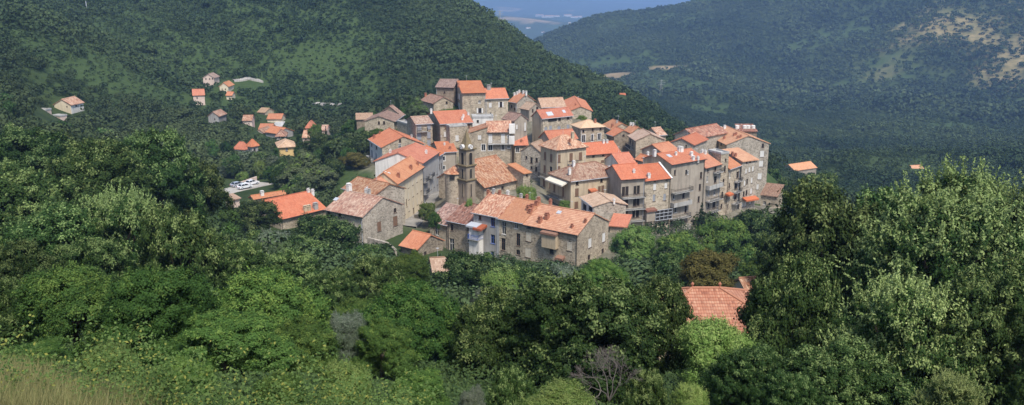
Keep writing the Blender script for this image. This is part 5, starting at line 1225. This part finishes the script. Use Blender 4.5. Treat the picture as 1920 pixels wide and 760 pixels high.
NAMES = {'oak': 'holm_oak', 'spi': 'holm_oak', 'che': 'chestnut_tree', 'gre': 'chestnut_tree', 'oli': 'olive_tree', 'lim': 'shrub', 'bro': 'bronze_tree', 'lin': 'linden_tree', 'cyp': 'cypress_tree', 'con': 'conifer_tree', 'hil': 'hillside_tree'}
def plant(key, X, Y, ztop, zbot, width, label, group=None, rz=None, cat='tree', name=None):
    me_, w0, h0 = CR[key]; gz = zt1(X, Y); zbot = max(zbot, gz + .05)
    if zbot - gz > 4: zbot = gz + 4
    h = max(ztop - zbot, .8)
    r = empty(name or NAMES[key[:3]], (X, Y, gz)); tag(r, label, cat, group)
    c = bpy.data.objects.new('crown', me_); COL.objects.link(c); c.parent = r
    c.location = (0, 0, zbot - gz); c.scale = (width/w0, width/w0, h/h0); c.rotation_euler = (0, 0, random.uniform(0, 6.28) if rz is None else rz)
    if key[:3] != 'lim':
        b = bpy.data.objects.new('trunk', random.choice(TR)); COL.objects.link(b); b.parent = r
        hh = zbot - gz + h*.72; b.scale = (max(width, hh*.5)*.62, max(width, hh*.5)*.62, hh); b.rotation_euler = (0, 0, random.uniform(0, 6.28))
    return r
def T(key, x, yt, yb, Y, wpx, label, **kw):
    P = at(x, (yt+yb)/2, Y); sc = P[1] / F * 1.0
    dep = (np.array([P[0], P[1], P[2]]) - CAM) @ FWD
    return plant(key, P[0], P[1], at(x, yt, Y)[2], at(x, yb, Y)[2], wpx * dep / F, label, **kw)
# ---- foreground, one by one
T('spiky', 1790, 296, 640, 42, 400, 'huge pale green holm oak with feathery upright shoots at the right')
T('oakA', 1556, 332, 660, 52, 340, 'large dark holm oak whose left edge hides the pavilion roof')
T('spiky', 1905, 305, 600, 55, 310, 'pale feathery oak crown cut by the right picture edge', rz=2.)
T('oakB', 1488, 470, 760, 37, 230, 'dark oak below the pavilion, right of its eaves')
T('spiky', 1690, 490, 790, 31, 330, 'oak with scattered lime shoots low in the right corner, second crown from the edge', rz=1.)
T('oakA', 1880, 500, 800, 30, 300, 'dark oak filling the lower right corner of the picture', rz=4.)
T('oakB', 1650, 345, 620, 60, 270, 'dark green crown behind the huge pale oak')
T('oakA', 1580, 640, 820, 27, 260, 'low dark oak bush at the bottom edge right of the middle', rz=5.)
T('oakA', 1085, 498, 740, 35, 330, 'broad olive green holm oak thicket in the middle foreground')
T('oakB', 930, 540, 740, 37, 200, 'dark oak bush left half of the middle thicket', rz=2.)
T('oakB', 1215, 512, 740, 38, 215, 'dark oak bush right half of the middle thicket, a red roof glimpsed behind', rz=1.)
T('limeA', 1335, 590, 720, 34, 170, 'mid green bush just below the pavilion roof')
T('oakB', 1400, 640, 790, 29, 170, 'small dark bush under the pavilion near the bottom edge', rz=.5)
T('chestA', 775, 525, 720, 40, 220, 'bright green leafy tree left of the middle thicket')
T('chestB', 715, 600, 720, 32, 130, 'small green bush in front of the bright leafy tree')
T('olive', 650, 575, 690, 33, 110, 'silvery grey olive bush between two green trees')
T('chestA', 500, 505, 700, 32, 260, 'yellow green spreading tree in the left foreground', rz=1.2)
T('chestB', 420, 590, 740, 25, 240, 'low rounded green bush under the yellow green tree')
T('chestB', 560, 600, 740, 27, 170, 'green bush joining the yellow green tree on its right', rz=2.5)
T('chestA', 140, 490, 690, 31, 260, 'green chestnut with upright shoots at the lower left', rz=3.)
T('oakB', 20, 520, 690, 32, 150, 'dark bush at the left edge above the dry grass')
T('oakB', 300, 590, 720, 29, 130, 'dark shaded bush between the two foreground chestnuts', rz=3.3)
T('limeA', 1045, 715, 790, 19, 170, 'vivid lime shrub with white specks at the bottom middle', cat='shrub')
T('limeA', 1290, 715, 790, 20, 90, 'small pale lime shrub at the bottom, right of the dead branches', cat='shrub')
T('olive', 885, 725, 800, 18, 70, 'small silver leaved shrub at the bottom edge', cat='shrub', name='shrub')
T('oakA', 335, 372, 610, 58, 200, 'tall holm oak with pale leaves on top of its crown, left of the red roof', rz=.8)
T('spiky', 225, 335, 560, 66, 220, 'feathery pale topped oak left of the tall holm oak', rz=2.2)
T('oakB', 95, 380, 560, 62, 240, 'dark oak at the left, below the tree line', rz=1.9)
T('oakA', 40, 295, 480, 85, 240, 'big dark oak at the left edge under the white house', rz=.3)
T('oakB', 180, 255, 420, 98, 220, 'dark oak on the wooded shoulder left, its top near the white house', rz=2.7)
T('oakA', 290, 235, 420, 112, 190, 'dark oak topping the wooded shoulder left of the valley cottages', rz=4.4)
T('oakB', 60, 235, 380, 118, 220, 'oak directly below the lone white house')
T('oakN', 380, 300, 420, 125, 110, 'dark oak on the right slope of the wooded shoulder')
T('oakA', 155, 440, 600, 50, 190, 'mid green oak in the left foreground row', rz=2.1)
T('oakA', 30, 450, 590, 46, 170, 'dark oak at the left edge behind the chestnut', rz=5.1)
T('oakB', 440, 440, 600, 66, 160, 'dark oak between the tall holm oak and the rubble gable house', rz=.2)
T('oakA', 545, 470, 580, 72, 170, 'pale tipped oak bush below the red roof', rz=3.9)
T('oakM', 620, 402, 500, 150, 150, 'dense dark oak in front of the rubble gable house')
T('oakN', 475, 372, 445, 175, 125, 'dark oak hiding the left half of the red roof')
T('oakB', 705, 478, 590, 68, 130, 'rounded dark oak with one pale side in the centre left', rz=4.)
T('chestA', 765, 470, 560, 85, 110, 'green tree just below the small orange cottage roof', rz=5.)
T('oakB', 620, 500, 600, 60, 120, 'dark bush left of the rounded oak', rz=.9)
T('oakM', 865, 473, 560, 110, 120, 'dark oak with white blossoms under the blue window house')
T('oakN', 960, 488, 560, 105, 120, 'pale leafy oak under the orange roofed middle house')
T('oliveM', 1060, 493, 570, 100, 110, 'grey green tree under the oriel window')
T('chestA', 1130, 485, 560, 90, 110, 'pale green tree under the rubble gable end of the front row', rz=1.)
T('limeM', 1190, 422, 490, 165, 105, 'fresh green rounded tree right of the front row gable')
T('greenM', 1275, 432, 500, 160, 110, 'dark green tree at the foot of the balcony houses')
T('greenM', 1360, 405, 500, 165, 130, 'spreading dark green tree below the grey corner house')
T('oakM', 1430, 390, 480, 170, 110, 'green tree below the square stone shed')
T('oakN', 1250, 470, 560, 110, 110, 'dark oak left of the bronze tree')
T('bronzeM', 1335, 466, 560, 92, 145, 'bronze coloured round tree above the pavilion roof')
T('greenM', 1440, 470, 560, 110, 120, 'dark green tree right of the bronze tree')
T('oakM', 1540, 330, 420, 190, 120, 'dark oak right of the stone shed in the valley edge')
T('oakA', 1490, 402, 500, 100, 140, 'dark leafy oak between stone shed and large dark oak', rz=2.)
for x_, yt_, w_, Y_, k_, l_ in ((70, 655, 150, 19, 'chestB', 'green weed covered bush above the dry grass'), (215, 640, 130, 20, 'limeA', 'light green bush at the lower left behind the weeds'), (345, 668, 120, 18, 'chestA', 'small leafy bush in the weeds left of the low rounded bush'),
        (640, 672, 130, 19, 'limeA', 'yellowish green bush at the bottom, below the silvery olive bush'), (790, 690, 120, 20, 'chestB', 'green bush at the bottom below the bright leafy tree'), (530, 700, 110, 17, 'chestA', 'leafy weed bush at the bottom under the yellow green tree'),
        (960, 690, 110, 22, 'oakB', 'dark low bush left of the vivid lime shrub'), (1210, 690, 100, 22, 'oakA', 'dark low bush behind the dead branches'), (1480, 690, 130, 24, 'oakB', 'dark bush at the bottom between small dark bush and low oak'), (1780, 690, 150, 24, 'spiky', 'pale sprouting oak bush at the bottom right')):
    T(k_, x_, yt_, yt_ + 120, Y_, w_, l_)
T('oakM', 575, 440, 525, 120, 110, 'dark rounded oak right under the vivid red roof eaves')
T('oakN', 672, 466, 545, 118, 90, 'dark oak below the low garden wall')
T('oliveM', 515, 428, 520, 122, 105, 'grey green oak below the left end of the vivid red roof')
T('oakN', 1470, 330, 385, 262, 44, 'dark tree close to the right side of the bare grey gable')
T('greenM', 1497, 368, 430, 215, 60, 'green tree beside the square stone shed on its right')
T('oakM', 1530, 318, 385, 240, 90, 'dark tree on the valley edge behind the large dark oak')
# ---- in and around the village
T('linden', 573, 276, 366, 236, 128, 'big round dark linden tree beside the parked cars')
T('bronzeM', 662, 285, 350, 252, 68, 'olive brown rounded tree left of the white walled red roof house')
T('oakM', 625, 296, 345, 246, 46, 'small dark tree beside the lawn right of the big linden tree')
T('greenM', 690, 262, 300, 268, 50, 'green tree touching the white walled red roof house')
T('oakM', 535, 300, 345, 252, 50, 'dark tree squeezed between slim conifers and the big linden tree')
T('greenM', 545, 345, 372, 226, 60, 'low green hedge like bush above the orange ridge of the outbuilding')
T('oakN', 605, 246, 330, 280, 82, 'dark tree rising behind the big linden tree')
T('oakM', 645, 255, 330, 268, 84, 'dark tree between the linden tree and the olive brown tree')
T('coneM', 561, 250, 300, 300, 26, 'slim pointed conifer right of the yellow house')
T('coneM', 520, 275, 330, 285, 34, 'dark pointed conifer left of the big linden tree')
T('limeM', 487, 300, 345, 265, 28, 'light green tree right behind the parked cars', name='small_tree')
T('greenM', 508, 310, 360, 255, 34, 'rounded vivid green bush by the road')
T('limeM', 455, 322, 345, 262, 30, 'light green tree on the far side of the parapet wall', name='small_tree')
T('greenM', 592, 230, 275, 330, 34, 'light green tree in front of the pink tower house')
T('greenM', 660, 222, 275, 300, 50, 'tall green tree left of the brown roofed farm')
T('cypressM', 745, 166, 200, 305, 11, 'tall dark cypress behind the farmhouses, the taller of two')
T('cypressM', 731, 181, 204, 305, 9, 'short dark cypress behind the farmhouses, the shorter of two')
T('cypressM', 611, 236, 262, 345, 7, 'left one of two thin cypresses beside the pink cottage')
T('cypressM', 622, 238, 262, 345, 7, 'right one of two thin cypresses beside the pink cottage')
T('linden', 783, 178, 222, 281, 50, 'round dark tree in front of the brown roofed stone house')
T('coneM', 769, 178, 222, 283, 20, 'slender green tree touching the round dark tree on its left')
T('greenM', 708, 240, 262, 270, 36, 'green bush below the farmhouse gable')
T('limeM', 985, 343, 374, 197, 50, 'fresh green tree in the square between church and cream mansion')
T('limeM', 1058, 374, 393, 197, 26, 'small green shrub at the foot of the beige mansion')
T('limeM', 800, 378, 412, 200, 40, 'green shrub on the street by the cream terrace')
T('greenM', 815, 395, 415, 190, 28, 'dark green bush behind the end cottage of the front row')
T('limeM', 1090, 216, 226, 282, 22, 'green bush against the gable at the back edge')
T('oakM', 1310, 256, 284, 262, 30, 'dark tree standing between the back gables and the peach roof house')
T('cypressM', 1315, 380, 440, 205, 22, 'column of dark ivy climbing between the balcony houses', cat='ivy', name='ivy_column')
T('limeM', 880, 368, 383, 196, 26, 'yellow green shrub at the foot of the bell tower')
T('oakM', 840, 352, 366, 222, 16, 'dark clipped bush beside the apse')

# ---- dead shrub
def dead(x, y, Y, label):
    P = at(x, y, Y); rs = random.Random(5); gz = zt1(P[0], P[1]); m = MB()
    def grow(p, d, l, r, n):
        q = p + d * l; k = p + d * l * .5 + np.array([rs.uniform(-.1,.1)*l for _ in range(3)])
        m.tube([p, k, q], [r, r*.85, r*.65], 5)
        if n:
            for _ in range(3 if n > 1 else 4):
                grow(q, unit(d + np.array([rs.gauss(0,.55), rs.gauss(0,.55), rs.gauss(.05,.4)])), l*rs.uniform(.55,.8), r*.62, n-1)
    for i in range(4): grow(np.array([0,0,0.]), unit(np.array([rs.gauss(0,.5), rs.gauss(0,.5), 1])), .55, .02, 5)
    o = m.build('dead_shrub', M['deadwood']); o.location = (P[0], P[1], max(gz, P[2])); tag(o, label, 'shrub'); return o
dead(1142, 752, 22, 'leafless grey dead shrub in front of the middle thicket')

# ------------------------------------------------------------------ scattered trees
SB = np.array(SHOW + HID + [(385, 318, 505, 372, 262), (745, 335, 880, 425, 235), (590, 315, 640, 340, 270), (430, 150, 500, 162, 470), (1240, 540, 1410, 625, 92), (905,200,1000,330,262)])
def blocked(X, Y, zb, zt_, wid):
    """True where a tree would hide a house, road or car behind it, or stand in one"""
    d = np.stack([X, Y, (zb+zt_)/2 - CAMZ], -1); w_ = d @ FWD
    px = 960 + F * X / w_; top = np.stack([X, Y, zt_ - CAMZ], -1); bot = np.stack([X, Y, zb - CAMZ], -1)
    yt = 380 - F * (top @ UP) / (top @ FWD); yb = 380 - F * (bot @ UP) / (bot @ FWD); hw = F * wid / 2 / w_
    bad = np.zeros(len(X), bool)
    for x0, y0, x1, y1, Yh in SB:
        bad |= (Y < Yh + 1) & (px + hw*.85 > x0) & (px - hw*.85 < x1) & (yt < y1 - .5) & (yb > y0)
    return bad, px, yt, yb
def in_houses(X, Y, mg):
    bad = np.zeros(len(X), bool)
    for h_ in HS.values():
        a = (X - h_['N'][0]) * h_['er'][0] + (Y - h_['N'][1]) * h_['er'][1]; b = (X - h_['N'][0]) * h_['el'][0] + (Y - h_['N'][1]) * h_['el'][1]
        bad |= (a > -mg) & (a < h_['A'] + mg) & (b > -mg) & (b < h_['B'] + mg)
    return bad
placed = [(o.location.x, o.location.y) for o in COL.objects if o.type == 'EMPTY' and o.get('category') in ('tree', 'shrub')]
def scatter(n_try, y0, y1, seed, dens=1.0):
    rs = np.random.default_rng(seed); Y = np.sqrt(rs.uniform(y0*y0, y1*y1, n_try)); th = rs.uniform(-R(33), R(33), n_try)
    return np.sin(th)*Y, np.cos(th)*Y, rs
X, Y, rs = scatter(9000, 26, 330, 5)
Wd = np.where(Y < 120, rs.uniform(3.5, 6.5, len(X)), rs.uniform(4.5, 8.5, len(X))); Ht = Wd * rs.uniform(.7, 1.05, len(X)); Z = zt(X, Y)
Ht = np.where((Y < 90), np.minimum(Ht, 3.6), Ht)
bad, px, yt, yb = blocked(X, Y, Z, Z + Ht, Wd)
bad |= in_houses(X, Y, 2.5) | (px < -60) | (px > 1980) | (yt > 775) | ((Y < 60) & (np.abs(px - 960) < 420) & (yt < 560))
vill = (X > -48) & (X < 105) & (Y > 168) & (Y < 310); bad |= vill & (rs.random(len(X)) < .75)
order = np.argsort(Y); grid_pts = np.array(placed); cnt = 0; keep = []
LB = {'hillA': 'mid green tree in the woods on the slopes around the village', 'hillB': 'dark tree in the woods on the slopes around the village', 'hillC': 'fresh green tree in the woods on the slopes around the village', 'hillD': 'grey green tree in the woods on the slopes around the village'}
pts = list(map(tuple, grid_pts))
for i in rs.permutation(np.where(~bad)[0]):
    if cnt >= 285: break
    q = np.array(pts); dd = np.hypot(q[:, 0] - X[i], q[:, 1] - Y[i])
    if dd.min() < Wd[i] * .5: continue
    if Y[i] < 110: key = random.choice(['oakA', 'oakB', 'oakA', 'chestA', 'chestB', 'limeM' if Y[i] > 80 else 'oakB'] if Y[i] < 70 else ['oakM', 'oakN', 'oakA', 'oliveM', 'greenM', 'limeM'])
    else: key = random.choices(['hillA', 'hillB', 'hillC', 'hillD'], [4, 4, 2, 1])[0]
    pts.append((X[i], Y[i])); keep.append(i); cnt += 1
    nm = {'hillA': 'holm_oak', 'hillB': 'holm_oak', 'hillC': 'chestnut_tree', 'hillD': 'olive_tree'}.get(key)
    lab = LB.get(key) or {'oak': 'dark bushy oak filling the near slope below the village', 'oli': 'grey green bush filling the near slope below the village', 'che': 'leafy green bush filling the near slope below the village', 'gre': 'leafy green tree filling the near slope below the village', 'lim': 'light green bush filling the near slope below the village'}[key[:3]]
    plant(key, X[i], Y[i], Z[i] + Ht[i], Z[i] + .2, Wd[i], lab, group=lab.replace('tree', 'trees').replace('bush ', 'bushes '), name=nm)
ntree = cnt

# ---- woods too many to count, one mesh each
def clumps(X, Y, Z, Wd, Ht, nq, rs, size):
    n = len(X); ti = np.repeat(np.arange(n), nq); m_ = len(ti)
    d = unitv(rs.normal(size=(m_, 3))); d[:, 2] = np.abs(d[:, 2]) * 1.0 - .25
    d = unitv(d)
    lob = np.floor(rs.random(m_) * 5).astype(int); lu = rs.random((n, 5)) * 6.28; lr_ = rs.uniform(.18, .3, (n, 5)); lz = rs.uniform(.3, .68, (n, 5))
    lx = np.cos(lu[ti, lob]) * lr_[ti, lob]; ly = np.sin(lu[ti, lob]) * lr_[ti, lob]; lzz = lz[ti, lob]
    r = rs.uniform(.22, .34, m_)
    c = np.stack([X[ti] + (lx + d[:, 0]*r) * Wd[ti], Y[ti] + (ly + d[:, 1]*r) * Wd[ti], Z[ti] + (lzz + d[:, 2]*r) * Ht[ti]], -1)
    nr = unitv(d + rs.normal(size=(m_, 3)) * .2 + [0, 0, .12])
    s = (size * Wd[ti])[:, None]
    return leaves(c, nr, s, s * .8, rs).reshape(-1, 3)
def woods(name, label, n_try, y0, y1, seed, wr, nq, size, thin, mats, kind='stuff', hr=(.6, .95)):
    rs = np.random.default_rng(seed); g1 = np.arange(-y1*.62, y1*.62, n_try); g2 = np.arange(y0*.84, y1, n_try)
    X, Y = [q.ravel() for q in np.meshgrid(g1, g2)]; X = X + rs.uniform(-.42, .42, len(X)) * n_try; Y = Y + rs.uniform(-.42, .42, len(Y)) * n_try
    pat = fbm(X, Y, 55, 57, 3); k = (np.abs(X) < Y * .66) & (np.hypot(X, Y) > y0) & (np.hypot(X, Y) < y1); X, Y, pat = X[k], Y[k], pat[k]; Wd = (wr[0] + (wr[1] - wr[0]) * rs.random(len(X)) ** 1.5 * 1.15) * (1 + .7 * pat); Ht = Wd * rs.uniform(*hr, len(X)); Z = zt(X, Y)
    bad, px, yt, yb = blocked(X, Y, Z, Z + Ht, Wd)
    bad |= in_houses(X, Y, 3.0) | (px < -80) | (px > 2000) | (yt > 780)
    bad |= thin(X, Y, rs)
    k = ~bad; X, Y, Z, Wd, Ht = X[k], Y[k], Z[k], Wd[k], Ht[k]
    V = clumps(X, Y, Z, Wd, Ht, nq, rs, size); print(name, len(X), len(V)//4)
    me_ = np_mesh(name, V, 4, [M[m] for m in mats])
    ta = me_.attributes.new('tone', 'FLOAT', 'FACE'); ta.data.foreach_set('value', np.repeat(np.clip(.5*rs.random(len(X)) + .25 + 1.3*fbm(X, Y, 110, 55, 3), 0, 1), nq).astype(np.float32))  # broad noise puts cloud light and shade into tree colour, beside random tone
    o = bpy.data.objects.new(name, me_); COL.objects.link(o); tag(o, label, 'woods', None, 'stuff'); return o
vil_thin = lambda X, Y, rs: (X > -50) & (X < 110) & (Y > 165) & (Y < 315) & (rs.random(len(X)) < .7)
woods('woodland', 'dark green woods on the slope just below the village', 3.4, 95, 215, 9, (3.6, 6.5), 420, .075, lambda X, Y, rs: vil_thin(X, Y, rs), ['forest'])
woods('valley_woodland', 'dark green woods covering the slopes around the village', 4.6, 215, 400, 14, (4.5, 8.5), 210, .115, lambda X, Y, rs: vil_thin(X, Y, rs) | (rs.random(len(X)) < .12), ['forest'])
woods('hillside_woodland', 'dark maquis woods over the left hill', 4.7, 400, 1150, 10, (3.4, 7.4), 76, .19, lambda X, Y, rs: (clear_mask(X, Y)*.88 > rs.random(len(X))) | (field_mask(X, Y) > .4), ['forest'], hr=(.5, .85))
woods('hillside_scrub', 'low scrub dotted over the open parts of the left hill', 3.4, 330, 900, 12, (1.6, 3.6), 18, .36, lambda X, Y, rs: field_mask(X, Y) > .4, ['forest'], hr=(.5, .8))
woods('mountain_woodland', 'blue green woods over the mountain across the valley', 8.6, 1150, 2500, 13, (7, 13), 26, .32, lambda X, Y, rs: (sunlit_dry_mask(X, Y) * .74 > rs.random(len(X))) | (clear_mask(X, Y) * .6 > rs.random(len(X))) | (field_mask(X, Y) > .4), ['forest'], hr=(.5, .85))

# ---- undergrowth, weeds and dry grass close to the camera
rs = np.random.default_rng(77)
n = 260000; Y = np.exp(rs.uniform(math.log(9), math.log(175), n)); th = rs.uniform(-R(34), R(34), n); X = np.tan(th) * Y
ok = ~(in_houses(X, Y, .8)) & (town_mask(X, Y) < .5); X, Y = X[ok], Y[ok]
hum = np.clip(fbm(X, Y, 5, 91, 3) + .35, 0, 1); Z = zt(X, Y) + rs.random(len(X)) * hum * np.minimum(.35 + Y * .018, 2.2)
s = (.045 + .0022 * Y)[:, None]
V = leaves(np.stack([X, Y, Z], -1), unitv(rs.normal(size=(len(X), 3)) * .6 + [0, -.25, .8]), s * 1.3, s * .8, rs)
o = bpy.data.objects.new('undergrowth', np_mesh('undergrowth', V.reshape(-1, 3), 4, [M['under']])); COL.objects.link(o); tag(o, 'tangled green undergrowth between the trees', 'undergrowth', None, 'stuff')
n = 3400; Y = rs.uniform(11.5, 21, n); th = rs.uniform(-R(33), R(20), n); X = np.tan(th) * Y
pr = -.1 + fbm(X, Y, 2.2, 95, 3) * 2.6 + np.where(X < -1.5, .2, -.5) - (Y - 11.5) * .16
k = rs.random(n) < pr; X, Y = X[k], Y[k]; hh = rs.uniform(.25, 1.5, len(X)) ** 1.3 * (1 - .03*(Y-11)); mL = 64
si = np.repeat(np.arange(len(X)), mL); tt = rs.random(len(si)) ** .7
lean = rs.normal(size=(len(X), 2)) * .22
c = np.stack([X[si] + lean[si, 0] * tt * hh[si] + rs.normal(size=len(si)) * .09, Y[si] + lean[si, 1] * tt * hh[si] + rs.normal(size=len(si)) * .09, zt(X, Y)[si] + tt * hh[si]], -1)
V = leaves(c, unitv(rs.normal(size=(len(si), 3)) * .5 + [0, -.3, .8]), .058, .034, rs)
o = bpy.data.objects.new('weeds', np_mesh('weeds', V.reshape(-1, 3), 4, [M['weed']])); COL.objects.link(o); tag(o, 'tall light green weeds with yellow flecks along the bottom edge', 'weeds', None, 'stuff')
n = 60000; Y = rs.uniform(10, 17.5, n); X = rs.uniform(-11.5, -4.6, n) * Y / 13
pr = sst(-.25, .25, fbm(X, Y, 2.5, 99, 3) + .5 - (X / Y * 13 + 8.6) * .35 - (Y - 13) * .1); k = rs.random(n) < pr; X, Y = X[k], Y[k]; n = len(X)
b = np.stack([X, Y, zt(X, Y) - .03], -1); hgt = rs.uniform(.3, .75, n)[:, None]; ln = np.concatenate([rs.normal(size=(n, 2)) * .25 + [.12, 0], np.ones((n, 1))], 1)
a = np.concatenate([unitv(rs.normal(size=(n, 2))), np.zeros((n, 1))], 1) * .008
V = np.stack([b - a, b + a, b + ln * hgt], 1)
o = bpy.data.objects.new('dry_grass', np_mesh('dry_grass', V.reshape(-1, 3), 3, [M['straw']])); COL.objects.link(o); tag(o, 'tan dry grass at the lower left corner', 'grass', None, 'stuff')

# ------------------------------------------------------------------ haze
m = MB(); m.box((-19000, -200, -460), (19000, 23000, 900))
t = NT('haze_air'); pv = t.n('ShaderNodeVolumePrincipled'); pv.inputs['Color'].default_value = (0.36, 0.58, 1.0, 1); pv.inputs['Density'].default_value = 0.00015; pv.inputs['Anisotropy'].default_value = 0.0
t.l(pv.outputs[0], t.out.inputs['Volume'])
hz = m.build('haze', t.mat); hz['kind'] = 'stuff'
